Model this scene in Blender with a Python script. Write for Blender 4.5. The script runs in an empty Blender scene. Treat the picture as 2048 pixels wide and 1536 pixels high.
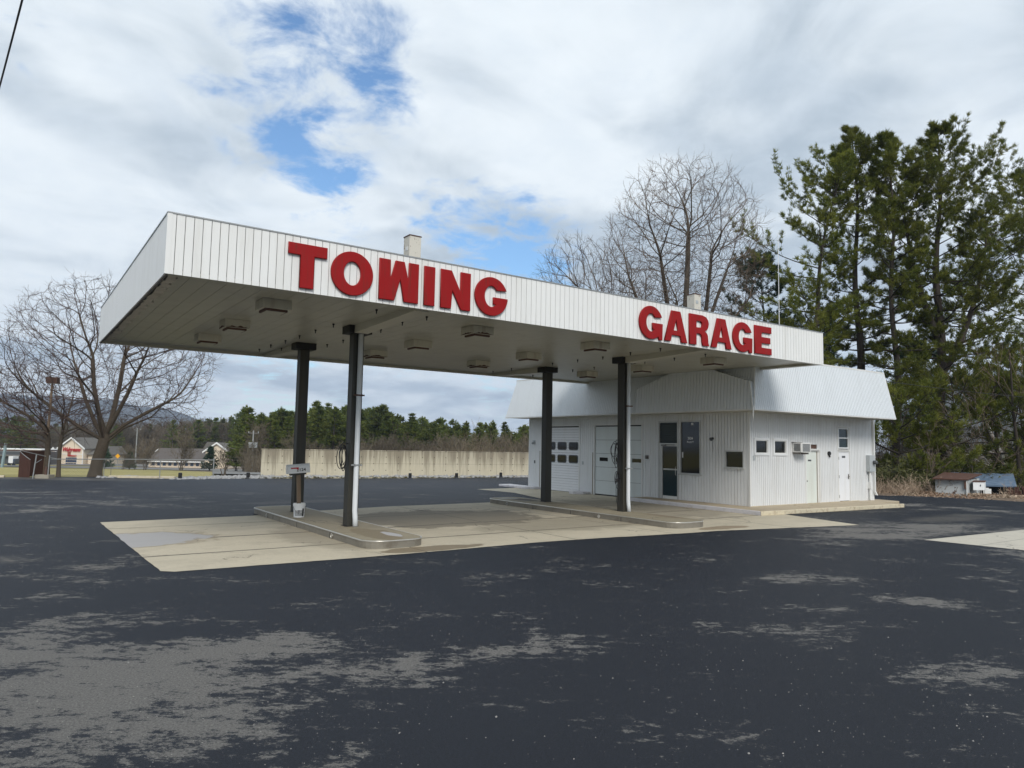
import bpy, bmesh, math, random
from math import sin, cos, pi, radians, exp, sqrt, atan2
from mathutils import Vector, Matrix, noise as mnoise

C = bpy.context.scene.collection
scene = bpy.context.scene

# ------------------------------------------------------------------ camera
FPX, YAW, PITCH, ROLL, CAMH = 1418.4569, 0.6115, 0.0849, -0.0184, 2.2
c_, s_ = cos(YAW), sin(YAW)
fwd = Vector((s_, c_, 0)); right = Vector((c_, -s_, 0)); up = Vector((0, 0, 1))
CF = fwd * cos(PITCH) + up * sin(PITCH); CU = up * cos(PITCH) - fwd * sin(PITCH)
CR = right * cos(ROLL) - CU * sin(ROLL); CU2 = CU * cos(ROLL) + right * sin(ROLL)
CAM = Vector((0, 0, CAMH))
cam = bpy.data.objects.new('camera', bpy.data.cameras.new('camera')); C.objects.link(cam)
m = Matrix((CR, CU2, -CF)).transposed().to_4x4(); m.translation = CAM
cam.matrix_world = m
cam.data.lens = FPX * 36 / 2048; cam.data.sensor_width = 36; cam.data.clip_end = 20000; cam.data.clip_start = .05
scene.camera = cam

def ray(u, v): return CF + CR * ((u - 1024) / FPX) - CU2 * ((v - 768) / FPX)
def at(u, v, D): return CAM + ray(u, v) * D
def ground(u, v, z=0.0):
    r = ray(u, v); return CAM + r * ((z - CAM.z) / r.z)
def plane(u, v, ax, val):
    r = ray(u, v); return CAM + r * ((val - CAM[ax]) / r[ax])
def depth(x, y): return (Vector((x, y, 0)) - Vector((0, 0, 0))).dot(fwd)
def column_dir(u):     # ground direction under picture column u, per metre of forward depth
    r = ray(u, 885); h = Vector((r.x, r.y, 0)); return h / h.dot(fwd)

# ------------------------------------------------------------------ tags
def tag(o, label=None, cat=None, group=None, kind=None):
    if label: o['label'] = label
    if cat: o['category'] = cat
    if group: o['group'] = group
    if kind: o['kind'] = kind
    return o
ORG = {}
def empty(name, loc, label, cat, group=None, rz=0):
    o = bpy.data.objects.new(name, None); C.objects.link(o); o.empty_display_size = .2
    o.location = loc; o.rotation_euler = (0, 0, rz)
    ORG[o.name] = Vector(loc) if rz == 0 else None
    return tag(o, label, cat, group)
def children(o): return [c for c in KIDS.get(o.name, [])]
KIDS = {}
def copy_tree(o, parent=None):
    c = o.copy(); C.objects.link(c)
    if parent:
        c.parent = parent; KIDS.setdefault(parent.name, []).append(c)
    for ch in children(o): copy_tree(ch, c)
    return c

# ------------------------------------------------------------------ mesh building
class MB:
    def __init__(s): s.v = []; s.f = []
    def add(s, vs, fs):
        n = len(s.v); s.v.extend(tuple(p) for p in vs); s.f.extend(tuple(i + n for i in f) for f in fs)
    def box(s, a, b):
        x0, y0, z0 = a; x1, y1, z1 = b
        if x0 > x1: x0, x1 = x1, x0
        if y0 > y1: y0, y1 = y1, y0
        if z0 > z1: z0, z1 = z1, z0
        s.add([(x0,y0,z0),(x1,y0,z0),(x1,y1,z0),(x0,y1,z0),(x0,y0,z1),(x1,y0,z1),(x1,y1,z1),(x0,y1,z1)],
              [(0,3,2,1),(4,5,6,7),(0,1,5,4),(1,2,6,5),(2,3,7,6),(3,0,4,7)]); return s
    def obox(s, o, X, Y, Z):   # corner o and three edge vectors
        o = Vector(o); X = Vector(X); Y = Vector(Y); Z = Vector(Z)
        f = [(0,3,2,1),(4,5,6,7),(0,1,5,4),(1,2,6,5),(2,3,7,6),(3,0,4,7)]
        if X.cross(Y).dot(Z) < 0: f = [tuple(reversed(q)) for q in f]
        s.add([o, o+X, o+X+Y, o+Y, o+Z, o+X+Z, o+X+Y+Z, o+Y+Z], f); return s
    def prism(s, pts, d):      # polygon of 3D points extruded by d
        d = Vector(d); n = len(pts); P = [Vector(p) for p in pts]
        nrm = Vector((0,0,0))
        for i in range(n): nrm += P[i].cross(P[(i+1) % n])
        if nrm.dot(d) > 0: P.reverse()
        s.add(P + [p + d for p in P], [tuple(range(n)), tuple(range(2*n-1, n-1, -1))] + [(i, i+n, (i+1) % n + n, (i+1) % n) for i in range(n)]); return s
    def tube(s, path, rad, n=8, caps=True):
        path = [Vector(p) for p in path]
        if not hasattr(rad, '__len__'): rad = [rad] * len(path)
        b = len(s.v); prev = None
        for i, p in enumerate(path):
            t = (path[min(i+1, len(path)-1)] - path[max(i-1, 0)]).normalized()
            if prev is None:
                a = t.orthogonal().normalized()
            else:
                a = (prev - t * prev.dot(t))
                a = a.normalized() if a.length > 1e-6 else t.orthogonal().normalized()
            prev = a; bb = t.cross(a)
            for k in range(n):
                q = p + (a * cos(2*pi*k/n) + bb * sin(2*pi*k/n)) * rad[i]; s.v.append(tuple(q))
        for i in range(len(path)-1):
            for k in range(n):
                k2 = (k+1) % n
                s.f.append((b+i*n+k, b+i*n+k2, b+(i+1)*n+k2, b+(i+1)*n+k))
        if caps:
            s.f.append(tuple(b+k for k in reversed(range(n)))); s.f.append(tuple(b+(len(path)-1)*n+k for k in range(n)))
        return s
    def lathe(s, c, prof, n=24):
        c = Vector(c); b = len(s.v)
        for r, z in prof:
            for k in range(n): s.v.append((c.x + r*cos(2*pi*k/n), c.y + r*sin(2*pi*k/n), c.z + z))
        for i in range(len(prof)-1):
            for k in range(n): s.f.append((b+i*n+k, b+i*n+(k+1)%n, b+(i+1)*n+(k+1)%n, b+(i+1)*n+k))
        s.f.append(tuple(b+k for k in reversed(range(n)))); s.f.append(tuple(b+(len(prof)-1)*n+k for k in range(n)))
        return s
    def mesh(s, name, mat, smooth=False, org=None):
        me = bpy.data.meshes.new(name)
        v = s.v if org is None else [(p[0]-org[0], p[1]-org[1], p[2]-org[2]) for p in s.v]
        me.from_pydata(v, [], s.f); me.update()
        if mat: me.materials.append(mat)
        if smooth: me.polygons.foreach_set('use_smooth', [True]*len(me.polygons))
        return me
    def build(s, name, mat, parent=None, smooth=False, bevel=0, org=None, seg=2):
        if parent is not None: org = ORG[parent.name]
        elif org is None:
            xs = [p[0] for p in s.v]; ys = [p[1] for p in s.v]; zs = [p[2] for p in s.v]
            org = Vector(((min(xs)+max(xs))/2, (min(ys)+max(ys))/2, min(zs)))
        me = s.mesh(name, mat, smooth, org)
        o = bpy.data.objects.new(name, me); C.objects.link(o)
        ORG[o.name] = Vector(org)
        if parent is not None:
            o.parent = parent; KIDS.setdefault(parent.name, []).append(o)
        else: o.location = org
        if bevel:
            md = o.modifiers.new('bevel', 'BEVEL'); md.width = bevel; md.segments = seg; md.limit_method = 'ANGLE'; md.angle_limit = radians(40)
        return o

def clip(poly, a, b, c):   # keep a*x+b*y<=c
    out = []; n = len(poly)
    for i in range(n):
        p, q = poly[i], poly[(i+1) % n]
        dp, dq = a*p[0]+b*p[1]-c, a*q[0]+b*q[1]-c
        if dp <= 0: out.append(p)
        if (dp < 0 < dq) or (dq < 0 < dp):
            t = dp/(dp-dq); out.append((p[0]+(q[0]-p[0])*t, p[1]+(q[1]-p[1])*t))
    return out
def boards(mb, poly, O, S, T, N, pitch, gap, thick, holes=(), start=None):
    """vertical boards covering a 2-D polygon (s,t) on the plane O+s*S+t*T, thick along N, with rectangular holes"""
    O, S, T, N = Vector(O), Vector(S), Vector(T), Vector(N)
    s0 = min(p[0] for p in poly); s1 = max(p[0] for p in poly); t0 = min(p[1] for p in poly)-1; t1 = max(p[1] for p in poly)+1
    a = s0 if start is None else start
    while a < s1 - 1e-4:
        b = min(a + pitch - gap, s1); a2 = max(a, s0)
        cuts = sorted({a2, b} | {h[k] for h in holes for k in (0, 2) if a2 < h[k] < b})
        for x0, x1 in zip(cuts, cuts[1:]):
            if x1 - x0 < .004: continue
            xm = (x0+x1)/2
            iv = [(t0, t1)]
            for h in holes:
                if h[0] < xm < h[2]:
                    nv = []
                    for p, q in iv:
                        if h[1] > p: nv.append((p, min(q, h[1])))
                        if h[3] < q: nv.append((max(p, h[3]), q))
                    iv = [w for w in nv if w[1] - w[0] > .004]
            for p, q in iv:
                P = clip(clip(clip(clip(poly, -1, 0, -x0), 1, 0, x1), 0, -1, -p), 0, 1, q)
                if len(P) >= 3: mb.prism([O + S*x + T*y for x, y in P], N*thick)
        a += pitch
    return mb

# ------------------------------------------------------------------ materials
def mat(name):
    m = bpy.data.materials.new(name); m.use_nodes = True; nt = m.node_tree
    return m, nt, nt.nodes['Principled BSDF']
def nd(nt, t, **kw):
    n = nt.nodes.new(t)
    for k, v in kw.items():
        if k in n.inputs.keys(): n.inputs[k].default_value = v
        else: setattr(n, k, v)
    return n
def mixc(nt, fac, a, b, mode='MIX'):
    n = nt.nodes.new('ShaderNodeMix'); n.data_type = 'RGBA'; n.blend_type = mode
    for i, x in ((0, fac), (6, a), (7, b)):
        if hasattr(x, 'is_output') or hasattr(x, 'links'): nt.links.new(x, n.inputs[i])
        else: n.inputs[i].default_value = x if i == 0 else (*x, 1)
    return n.outputs[2]
def math_(nt, op, a, b=0.0, c=0.0, clampv=False):
    n = nt.nodes.new('ShaderNodeMath'); n.operation = op; n.use_clamp = clampv
    for i, x in enumerate((a, b, c)):
        if hasattr(x, 'links'): nt.links.new(x, n.inputs[i])
        else: n.inputs[i].default_value = x
    return n.outputs[0]
def ramp(nt, fac, lo, hi):
    n = nt.nodes.new('ShaderNodeMapRange'); n.interpolation_type = 'SMOOTHSTEP'
    nt.links.new(fac, n.inputs[0]); n.inputs[1].default_value = lo; n.inputs[2].default_value = hi
    return n.outputs[0]
def coord(nt, which='Object', scale=(1, 1, 1), world=False):
    if world:
        g = nt.nodes.new('ShaderNodeNewGeometry'); src = g.outputs['Position']
    else:
        g = nt.nodes.new('ShaderNodeTexCoord'); src = g.outputs[which]
    mp = nt.nodes.new('ShaderNodeMapping'); mp.inputs['Scale'].default_value = scale
    nt.links.new(src, mp.inputs[0]); return mp.outputs[0]
def noise(nt, vec, scale, detail=4, rough=.5, dist=0):
    n = nd(nt, 'ShaderNodeTexNoise', Scale=scale, Detail=detail, Roughness=rough, Distortion=dist)
    nt.links.new(vec, n.inputs['Vector']); return n.outputs['Fac']
def bump(nt, b, h, strength=.3, dist=.01):
    n = nd(nt, 'ShaderNodeBump', Strength=strength, Distance=dist); nt.links.new(h, n.inputs['Height'])
    nt.links.new(n.outputs[0], b.inputs['Normal']); return n

def paint(name, col, dirt=(.25, .22, .17), amount=.25, rough=.5, scale=3, streak=True, metal=0, world=True, fine=True):
    m, nt, b = mat(name)
    v = coord(nt, world=world, scale=(1, 1, .12 if streak else 1))
    n1 = ramp(nt, noise(nt, v, scale, 6, .65), .45, .8)
    v2 = coord(nt, world=world); n2 = noise(nt, v2, .9, 5, .6)
    c = mixc(nt, math_(nt, 'MULTIPLY', n1, amount), col, dirt)
    c = mixc(nt, math_(nt, 'MULTIPLY', ramp(nt, n2, .35, .75), amount*.6), c, tuple(x*.75 for x in col))
    nt.links.new(c, b.inputs['Base Color']); b.inputs['Roughness'].default_value = rough; b.inputs['Metallic'].default_value = metal
    if fine: bump(nt, b, noise(nt, v2, 40, 3), .12, .004)
    return m
def plain(name, col, rough=.6, metal=0, var=.25, scale=6):
    m, nt, b = mat(name)
    v = coord(nt, world=True)
    c = mixc(nt, noise(nt, v, scale, 5, .6), tuple(x*(1-var) for x in col), tuple(min(1, x*(1+var)) for x in col))
    nt.links.new(c, b.inputs['Base Color']); b.inputs['Roughness'].default_value = rough; b.inputs['Metallic'].default_value = metal
    return m

M = {}
M['fascia'] = paint('white_fascia_metal', (.82, .82, .80), (.44, .41, .34), .26, .45)
M['siding'] = paint('white_siding', (.74, .75, .75), (.36, .32, .26), .32, .5)
M['mansard'] = paint('pale_roof_metal', (.72, .755, .78), (.46, .46, .46), .2, .42)
M['backing'] = plain('dark_backing', (.045, .045, .045), .9)
M['trim'] = paint('white_trim', (.74, .74, .72), (.4, .36, .28), .3, .5)
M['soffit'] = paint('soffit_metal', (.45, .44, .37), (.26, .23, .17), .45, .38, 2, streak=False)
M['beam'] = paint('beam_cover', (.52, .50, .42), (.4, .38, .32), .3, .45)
M['column'] = paint('column_paint', (.030, .029, .022), (.07, .055, .03), .5, .5)
M['columncap'] = plain('column_cap_paint', (.006, .006, .006), .6)
M['pipe'] = paint('white_pipe', (.72, .75, .77), (.4, .38, .33), .2, .4)
M['bolt'] = plain('black_bolt', (.01, .01, .01), .6)
M['rust'] = plain('rusty_lamp', (.10, .055, .04), .8, var=.5, scale=14)
M['lampbox'] = paint('lamp_box', (.56, .54, .45), (.20, .10, .06), .5, .45, 5)
M['glassdark'], nt, b = mat('dark_glass'); b.inputs['Base Color'].default_value = (.006, .007, .009, 1); b.inputs['Roughness'].default_value = .06
bump(nt, b, noise(nt, coord(nt, world=True), .8, 1), .05, .05)
M['glassteal'], nt, b = mat('teal_panel'); b.inputs['Base Color'].default_value = (.010, .028, .034, 1); b.inputs['Roughness'].default_value = .12
M['louvre'] = plain('louvre_slats', (.035, .05, .055), .35)
M['interior'] = plain('dark_interior', (.008, .008, .008), .9)
M['alu'] = paint('aluminium_frame', (.5, .5, .48), (.3, .27, .22), .3, .35, metal=.2)
M['doorwhite'] = paint('garage_door_white', (.80, .81, .83), (.5, .46, .38), .18, .4)
M['doorgrey'] = paint('garage_door_pale', (.64, .68, .67), (.42, .38, .30), .22, .42)
M['doorgreen'] = paint('side_door_paint', (.70, .74, .69), (.45, .40, .30), .3, .45)
M['stainwood'] = paint('stained_jamb', (.30, .26, .20), (.10, .07, .04), .7, .7, 8)
M['black'] = plain('black_rubber', (.012, .012, .013), .5)
M['white'] = plain('white_plastic', (.75, .76, .76), .4, var=.06)
M['greybox'] = plain('grey_box', (.42, .45, .46), .45, var=.1)
M['dkgrey'] = plain('dark_grey', (.07, .075, .08), .4)
M['concrete_far'] = None
M['steeledge'] = paint('steel_kerb', (.24, .22, .18), (.09, .065, .04), .7, .5, 3, streak=False, metal=.2)
M['steelrim'] = paint('steel_rim', (.6, .58, .53), (.3, .25, .2), .3, .3, metal=.6)
M['kerbwhite'] = paint('white_kerb', (.66, .64, .66), (.3, .26, .2), .5, .6, 4, streak=False)
M['kerbyellow'] = paint('worn_yellow_kerb', (.62, .55, .40), (.22, .12, .05), .9, .7, 6, streak=False)
M['wood'] = paint('weathered_wood', (.21, .15, .10), (.09, .06, .04), .6, .8, 12)
M['brownwood'] = paint('brown_fence_wood', (.075, .03, .02), (.03, .014, .01), .7, .8, 10)
M['galv'] = plain('galvanised_steel', (.35, .36, .36), .45, metal=.5)
M['galvdark'] = plain('dull_steel', (.16, .15, .14), .6)
M['beige'] = plain('beige_wall', (.72, .61, .47), .8, var=.06)
M['shingle'] = plain('grey_shingle', (.13, .12, .105), .9, var=.3, scale=2)
M['whitetrim'] = plain('white_house_trim', (.75, .75, .73), .6, var=.05)
M['redsign'] = plain('red_sign', (.45, .008, .015), .4, var=.08)
M['brick'] = plain('brick_wall', (.3, .1, .055), .9)
M['bluewin'] = plain('blue_window_glass', (.03, .055, .11), .15)
M['yellow'] = plain('yellow_sign', (.75, .36, .01), .5, var=.08)
M['black_ink'] = plain('black_print', (.01, .01, .01), .5)
M['whiteprint'] = plain('white_print', (.8, .8, .8), .5, var=.02)
M['peel'] = None
M['birch'] = plain('birch_bark', (.6, .58, .55), .8, var=.35, scale=5)
M['stone'] = plain('riprap_stone', (.30, .30, .30), .85, var=.65, scale=7)
M['wire'] = plain('wire', (.02, .02, .02), .6)

# red sign letters with faded streaks
m, nt, b = mat('red_letter'); M['red'] = m
v = coord(nt, world=True, scale=(1, 1, .08))
st = ramp(nt, noise(nt, v, 16, 4, .6), .5, .72)
v2 = coord(nt, world=True)
c = mixc(nt, st, (.29, .005, .006), (.19, .018, .012))
c = mixc(nt, math_(nt, 'MULTIPLY', ramp(nt, noise(nt, v2, 3, 5, .6), .45, .7), .5), c, (.30, .008, .008))
nt.links.new(c, b.inputs['Base Color']); b.inputs['Roughness'].default_value = .5
b.inputs['Specular IOR Level'].default_value = .22

# peeling white post
m, nt, b = mat('peeling_white'); M['peel'] = m
v = coord(nt, world=True, scale=(1, 1, .5))
k = ramp(nt, noise(nt, v, 16, 6, .7), .60, .64)
c = mixc(nt, k, (.62, .59, .52), (.16, .11, .07)); nt.links.new(c, b.inputs['Base Color']); b.inputs['Roughness'].default_value = .8
# flaking shed paint
m, nt, b = mat('flaking_shed'); M['flake'] = m
v = coord(nt, world=True)
k = ramp(nt, noise(nt, v, 3.2, 8, .75), .56, .6)
c = mixc(nt, k, (.44, .46, .46), (.09, .05, .03)); nt.links.new(c, b.inputs['Base Color']); b.inputs['Roughness'].default_value = .75
m, nt, b = mat('rust_sheet'); M['rustsheet'] = m
v = coord(nt, world=True)
c = mixc(nt, noise(nt, v, 3, 7, .7), (.11, .042, .024), (.055, .028, .018)); nt.links.new(c, b.inputs['Base Color']); b.inputs['Roughness'].default_value = .85
m, nt, b = mat('blue_shingle'); M['blueshingle'] = m
v = coord(nt, world=True, scale=(1, 1, 5))
c = mixc(nt, ramp(nt, noise(nt, v, 2.5, 7, .7), .4, .65), (.08, .125, .19), (.15, .21, .29)); nt.links.new(c, b.inputs['Base Color']); b.inputs['Roughness'].default_value = .8

# concrete with joints
def concrete(name, base, dark, joints_y=(), joints_x=(), scale=.35, stain=.55, blobs=()):
    m, nt, b = mat(name)
    v = coord(nt, world=True); vs = coord(nt, world=True, scale=(.35, 1, 1))
    n1 = ramp(nt, noise(nt, vs, scale, 7, .62, .3), .44, .72)
    n2 = noise(nt, v, 14, 6, .7); n3 = noise(nt, v, 90, 3, .6)
    c = mixc(nt, math_(nt, 'MULTIPLY', n1, stain), base, dark)
    c = mixc(nt, math_(nt, 'MULTIPLY', ramp(nt, noise(nt, v, 1.3, 8, .7), .46, .66), .55), c, tuple(x*.62 for x in base))
    c = mixc(nt, .45, c, mixc(nt, n2, tuple(x*.6 for x in base), tuple(min(1, x*1.35) for x in base)))
    sp = nd(nt, 'ShaderNodeSeparateXYZ'); nt.links.new(v, sp.inputs[0])
    w = math_(nt, 'MULTIPLY', math_(nt, 'SUBTRACT', noise(nt, v, 5, 3), .5), .03)
    j = None
    for ax, L in ((1, joints_y), (0, joints_x)):
        for val, wd in L:
            d = math_(nt, 'ABSOLUTE', math_(nt, 'SUBTRACT', math_(nt, 'ADD', sp.outputs[ax], w), val))
            k = math_(nt, 'LESS_THAN', d, wd); j = k if j is None else math_(nt, 'MAXIMUM', j, k)
    if j is not None: c = mixc(nt, math_(nt, 'MULTIPLY', j, .8), c, (.05, .045, .035))
    for (bx, by, rx, ry, col, amt) in blobs:
        q = nd(nt, 'ShaderNodeVectorMath', operation='SUBTRACT'); nt.links.new(v, q.inputs[0]); q.inputs[1].default_value = (bx, by, 0)
        q2 = nd(nt, 'ShaderNodeVectorMath', operation='MULTIPLY'); nt.links.new(q.outputs[0], q2.inputs[0]); q2.inputs[1].default_value = (1/rx, 1/ry, 0)
        q3 = nd(nt, 'ShaderNodeVectorMath', operation='LENGTH'); nt.links.new(q2.outputs[0], q3.inputs[0])
        e = math_(nt, 'ADD', q3.outputs['Value'], math_(nt, 'MULTIPLY', math_(nt, 'SUBTRACT', noise(nt, v, 1.4, 5, .6), .5), 1.1))
        k = math_(nt, 'SUBTRACT', 1.0, ramp(nt, e, .86, 1.0 if amt > .5 else 1.25))
        c = mixc(nt, math_(nt, 'MULTIPLY', k, amt), c, col)
    vd = coord(nt, world=True); vw = nt.nodes.new('ShaderNodeVectorMath'); vw.operation = 'ADD'; nt.links.new(vd, vw.inputs[0])
    nz = nt.nodes.new('ShaderNodeTexNoise'); nz.inputs['Scale'].default_value = 2.5; nz.inputs['Detail'].default_value = 6; nt.links.new(vd, nz.inputs['Vector'])
    sc3 = nt.nodes.new('ShaderNodeVectorMath'); sc3.operation = 'SCALE'; sc3.inputs['Scale'].default_value = .5; nt.links.new(nz.outputs['Color'], sc3.inputs[0]); nt.links.new(sc3.outputs[0], vw.inputs[1])
    ve = nt.nodes.new('ShaderNodeTexVoronoi'); ve.feature = 'DISTANCE_TO_EDGE'; ve.inputs['Scale'].default_value = .32; nt.links.new(vw.outputs[0], ve.inputs['Vector'])
    ck = math_(nt, 'MULTIPLY', math_(nt, 'LESS_THAN', ve.outputs['Distance'], .0035), ramp(nt, noise(nt, v, .6, 3), .48, .55))
    c = mixc(nt, math_(nt, 'MULTIPLY', ck, .7), c, (.06, .05, .04))
    db = math_(nt, 'GREATER_THAN', noise(nt, v, 26, 2, .5), .735)
    c = mixc(nt, math_(nt, 'MULTIPLY', db, .6), c, (.06, .05, .035))
    nt.links.new(c, b.inputs['Base Color']); b.inputs['Roughness'].default_value = .78
    bump(nt, b, math_(nt, 'ADD', n2, math_(nt, 'MULTIPLY', n3, .5)), .25, .006)
    return m
M['slab'] = concrete('forecourt_concrete', (.54, .48, .365), (.17, .15, .11),
    joints_y=((17.0, .06), (14.75, .045), (19.6, .03)), joints_x=((7.0, .02), (11.0, .02), (14.0, .015), (18.2, .02)),
    blobs=((2.3, 17.3, 1.75, 1.45, (.25, .20, .13), .6), (2.3, 17.3, 1.55, 1.25, (.40, .395, .40), .9), (10.5, 18.5, 3.4, 2.4, (.10, .085, .06), .65), (13, 15.6, 3, 1.3, (.16, .14, .10), .45),
           (7.3, 13.25, 1.3, .35, (.16, .12, .07), .8), (6.2, 16.0, 1.1, 2.2, (.22, .19, .14), .5), (18.6, 18.5, 2.6, 3.5, (.17, .15, .12), .5), (16.3, 12.9, 1.2, .3, (.2, .14, .08), .7)))
M['island'] = concrete('island_concrete', (.31, .27, .19), (.12, .10, .07), joints_y=((15.2, .01), (17.7, .01), (20.3, .01)), stain=.6,
    blobs=((6.75, 14.7, .45, 1.1, (.19, .15, .09), .7), (7.0, 14.5, .16, .5, (.5, .5, .52), .8), (15.6, 21.3, .35, .7, (.05, .045, .04), .7), (15.4, 22.1, .4, .3, (.5, .5, .48), .5), (15.9, 14.7, .22, .8, (.2, .15, .1), .55)))
M['walk'] = concrete('walkway_concrete', (.43, .355, .25), (.2, .17, .12), joints_x=((24.5, .01), (27, .01)), joints_y=((17.5, .01), (19.5, .01)))
M['padright'] = concrete('right_slab_concrete', (.50, .465, .39), (.34, .31, .26), joints_y=((7.6, .01),), stain=.35)
M['foundation'] = concrete('rough_concrete', (.34, .31, .25), (.16, .14, .1))

# retaining wall: streaks, form lines, tie holes
m, nt, b = mat('retaining_wall_concrete'); M['retain'] = m
v = coord(nt, 'Object'); sp = nd(nt, 'ShaderNodeSeparateXYZ'); nt.links.new(v, sp.inputs[0])
vs = coord(nt, 'Object', scale=(1, 1, .05))
top = ramp(nt, sp.outputs[2], .1, 1.65)
st = ramp(nt, math_(nt, 'ADD', noise(nt, vs, 2.2, 7, .75), math_(nt, 'MULTIPLY', top, .17)), .50, .72)
c = mixc(nt, math_(nt, 'MULTIPLY', st, .85), (.58, .535, .42), (.17, .145, .11))
c = mixc(nt, math_(nt, 'MULTIPLY', noise(nt, v, 3, 6, .6), .4), c, (.36, .31, .22))
for ax, pitch, wd, off in ((0, 2.4, .02, 0), (2, .8, .012, .0)):
    fr = math_(nt, 'FRACT', math_(nt, 'DIVIDE', math_(nt, 'ADD', sp.outputs[ax], 100+off), pitch))
    k = math_(nt, 'LESS_THAN', fr, wd/pitch*1.6)
    c = mixc(nt, math_(nt, 'MULTIPLY', k, .45), c, (.13, .11, .08))
fx = math_(nt, 'SUBTRACT', math_(nt, 'FRACT', math_(nt, 'DIVIDE', math_(nt, 'ADD', sp.outputs[0], 100), .8)), .5)
fz = math_(nt, 'SUBTRACT', math_(nt, 'FRACT', math_(nt, 'DIVIDE', math_(nt, 'ADD', sp.outputs[2], 100.2), .42)), .5)
rr = math_(nt, 'ADD', math_(nt, 'POWER', math_(nt, 'MULTIPLY', fx, .8), 2), math_(nt, 'POWER', math_(nt, 'MULTIPLY', fz, .42), 2))
c = mixc(nt, math_(nt, 'MULTIPLY', math_(nt, 'LESS_THAN', rr, .0011), .8), c, (.06, .05, .04))
nt.links.new(c, b.inputs['Base Color']); b.inputs['Roughness'].default_value = .9
bump(nt, b, noise(nt, v, 12, 5, .6), .3, .01)

# asphalt with worn sealer, wear painted from an attribute holding where traffic wore it
m, nt, b = mat('sealed_asphalt'); M['asphalt'] = m
v = coord(nt, world=True)
at_ = nd(nt, 'ShaderNodeAttribute', attribute_name='wear')
vr = nd(nt, 'ShaderNodeVectorRotate', rotation_type='Z_AXIS', Angle=YAW); nt.links.new(v, vr.inputs[0])
vm = nd(nt, 'ShaderNodeMapping'); vm.inputs['Scale'].default_value = (.62, 1, 1); nt.links.new(vr.outputs[0], vm.inputs[0]); va = vm.outputs[0]
na = noise(nt, va, 1.0, 10, .66, .15); nb = noise(nt, va, 7.5, 11, .86)
s = math_(nt, 'ADD', math_(nt, 'MULTIPLY', na, .50), math_(nt, 'MULTIPLY', nb, .80))
s = math_(nt, 'ADD', math_(nt, 'MULTIPLY', math_(nt, 'SUBTRACT', s, .6), 1.7), .5)
s = math_(nt, 'ADD', s, at_.outputs['Fac'])
worn = ramp(nt, s, .635, .662)
grit = noise(nt, v, 130, 2, .7); grit2 = noise(nt, v, 38, 3, .7)
big = noise(nt, v, .22, 4, .6)
seal = mixc(nt, big, (.009, .012, .020), (.014, .018, .027))
seal = mixc(nt, math_(nt, 'MULTIPLY', ramp(nt, grit, .54, .74), .6), seal, (.050, .053, .063))
old = mixc(nt, grit2, (.150, .143, .132), (.225, .215, .198))
old = mixc(nt, math_(nt, 'MULTIPLY', ramp(nt, grit, .5, .8), .5), old, (.26, .25, .235))
grain = nd(nt, 'ShaderNodeMapRange'); nt.links.new(noise(nt, v, 48, 6, .95), grain.inputs[0]); grain.inputs[1].default_value = .36; grain.inputs[2].default_value = .66; grain.inputs[3].default_value = .30; grain.inputs[4].default_value = 1.9
c = mixc(nt, math_(nt, 'MULTIPLY', worn, .88), seal, old)
gc = nt.nodes.new('ShaderNodeCombineXYZ')
for q_ in range(3): nt.links.new(grain.outputs[0], gc.inputs[q_])
c = mixc(nt, 1.0, c, gc.outputs[0], 'MULTIPLY')
dk = nd(nt, 'ShaderNodeAttribute', attribute_name='old')
c = mixc(nt, math_(nt, 'MULTIPLY', ramp(nt, math_(nt, 'ADD', dk.outputs['Fac'], math_(nt, 'MULTIPLY', na, .5)), .55, .8), .6), c, (.12, .112, .10))
vo = nd(nt, 'ShaderNodeTexVoronoi', Scale=22.0); nt.links.new(v, vo.inputs['Vector'])
wn = nd(nt, 'ShaderNodeSeparateColor'); nt.links.new(vo.outputs['Color'], wn.inputs[0])
speck = math_(nt, 'MULTIPLY', math_(nt, 'LESS_THAN', vo.outputs['Distance'], .08), math_(nt, 'GREATER_THAN', wn.outputs[0], .70))
c = mixc(nt, math_(nt, 'MULTIPLY', speck, .25), c, (.30, .29, .28))
nt.links.new(c, b.inputs['Base Color'])
ro = nd(nt, 'ShaderNodeMapRange'); nt.links.new(worn, ro.inputs[0]); ro.inputs[3].default_value = .60; ro.inputs[4].default_value = .8
nt.links.new(ro.outputs[0], b.inputs['Roughness']); b.inputs['Specular IOR Level'].default_value = .30
bump(nt, b, math_(nt, 'ADD', grit, math_(nt, 'MULTIPLY', grain.outputs[0], .9)), .7, .009)

m, nt, b = mat('lawn_grass'); M['lawn'] = m
v = coord(nt, world=True); vs = coord(nt, world=True, scale=(.25, 1, 1))
c = mixc(nt, ramp(nt, noise(nt, vs, .35, 7, .7), .35, .65), (.28, .245, .06), (.46, .39, .14))
c = mixc(nt, math_(nt, 'MULTIPLY', noise(nt, v, 9, 5, .7), .5), c, (.10, .085, .03))
nt.links.new(c, b.inputs['Base Color']); b.inputs['Roughness'].default_value = .95
m, nt, b = mat('leafy_soil'); M['soil'] = m
v = coord(nt, world=True)
c = mixc(nt, ramp(nt, noise(nt, v, 6, 8, .75), .4, .62), (.07, .05, .035), (.24, .17, .11)); nt.links.new(c, b.inputs['Base Color']); b.inputs['Roughness'].default_value = .95
M['road'] = plain('road_asphalt', (.17, .165, .155), .85, var=.15, scale=1)
M['forestfloor'] = plain('hill_forest', (.055, .05, .035), .95, var=.5, scale=.02)

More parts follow.
